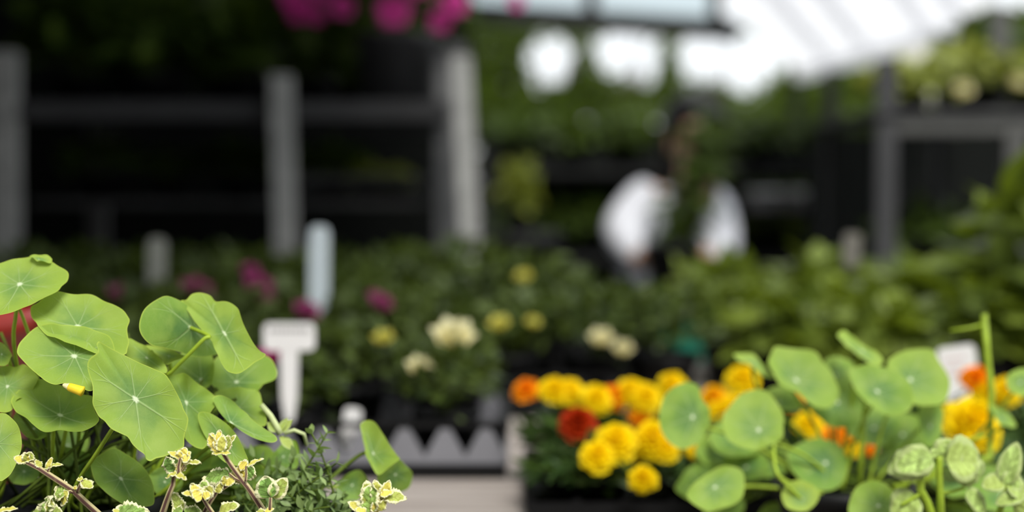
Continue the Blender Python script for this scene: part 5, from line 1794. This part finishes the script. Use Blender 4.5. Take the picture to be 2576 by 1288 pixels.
sprig(qp, q5, [([(860, 680, 0), (860, 1000, 0), (940, 1150, 0.002), (1000, 1320, 0.004), (1200, 1900, 0.01)], 0.0026, 0.0032), ([(840, 1060, 0), (700, 1140, 0), (600, 1200, 0)], 0.0014, 0.0010)],
      [((1000, 500), (420, 620), 92, (-0.1, -0.55, 0.83), dict(yel=0.15, droop=0.35, fold=-0.3, teeth=0.04, dz=0.006)), ((1010, 560), (520, 720), 62, (0.0, -0.85, 0.5), dict(yel=0.1, fold=0.35, teeth=0.05, dz=-0.006)), ((820, 1090), (480, 1340), 70, (-0.2, -0.75, 0.6), dict(yel=0.4, teeth=0.04)), ((860, 700), (700, 540), 50, FR, dict(yel=0.1, teeth=0.04))], 0.955, 'varie_pale', 'petiole')
sprig(qp, q5, [([(1105, 560, 0), (1105, 800, 0), (1120, 1060, 0), (1130, 1320, 0.004), (1200, 1900, 0.01)], 0.0022, 0.0026), ([(1130, 1040, 0), (1280, 1020, 0), (1440, 970, 0)], 0.0012, 0.0010)],
      [((1130, 560), (1080, 420), 60, FR, dict(yel=0.2, teeth=0.03)), ((1130, 600), (1350, 370), 64, (-0.2, -0.95, 0.1), dict(yel=0.3, teeth=0.03)), ((1200, 600), (1680, 600), 92, (0.2, -0.9, 0.3), dict(yel=0.6, droop=0.2, fold=0.3, teeth=0.03, dz=-0.004)), ((1400, 620), (1500, 980), 50, (-0.3, -0.9, 0.1), dict(yel=0.2, teeth=0.03)), ((1560, 600), (1620, 920), 50, (0.6, -0.7, 0.1), dict(yel=0.0, teeth=0.03, dz=0.006)),
       ((1130, 760), (1380, 830), 34, (0, -0.8, 0.5), dict(yel=0.1, teeth=0.03, dz=0.01)), ((1460, 1010), (1750, 1330), 44, (0.4, -0.8, 0.4), dict(yel=0.1, teeth=0.03))], 0.955, 'varie_pale', 'petiole')
sprig(qp, q5, [([(2000, 940, 0), (1960, 1100, 0), (1880, 1320, 0.004), (1500, 1900, 0.01)], 0.002, 0.0024)],
      [((1960, 920), (2110, 370), 46, (-0.5, -0.85, 0.1), dict(yel=0.1, teeth=0.03)), ((1950, 900), (1660, 930), 44, (0, -0.7, 0.7), dict(yel=0.7, teeth=0.03)), ((1990, 900), (2260, 1080), 60, (0.2, -0.7, 0.7), dict(yel=0.5, teeth=0.03)), ((2200, 1060), (1840, 1160), 36, (0, -0.7, 0.7), dict(yel=0.4, teeth=0.03, dz=-0.006)), ((2240, 1150), (2120, 1330), 40, FR, dict(yel=0.5, teeth=0.03)), ((1970, 960), (2160, 840), 50, FR, dict(yel=0.2, teeth=0.03))], 0.95, 'varie_pale', 'petiole')

# ------------------------------------------------------------------ light
w = bpy.data.worlds.new('overcast_sky')
sc.world = w
w.use_nodes = True
bg = w.node_tree.nodes['Background']
bg.inputs[0].default_value = (0.93, 0.97, 1.0, 1)
bg.inputs[1].default_value = 1.2
sun = bpy.data.lights.new('veiled_sun', 'SUN')
sun.energy = 3.1
sun.angle = math.radians(20)
sun.color = (1.0, 0.97, 0.92)
so_ = bpy.data.objects.new('veiled_sun', sun)
COL.objects.link(so_)
so_.rotation_euler = (math.radians(38), math.radians(12), 0)

vs_ = sc.view_settings
vs_.view_transform = 'Standard'
vs_.look = 'None'
vs_.exposure = 0.12
vs_.gamma = 1.0
vs_.use_curve_mapping = False
sc.cycles.use_denoising = True
sc.cycles.max_bounces = 8
sc.cycles.transparent_max_bounces = 8
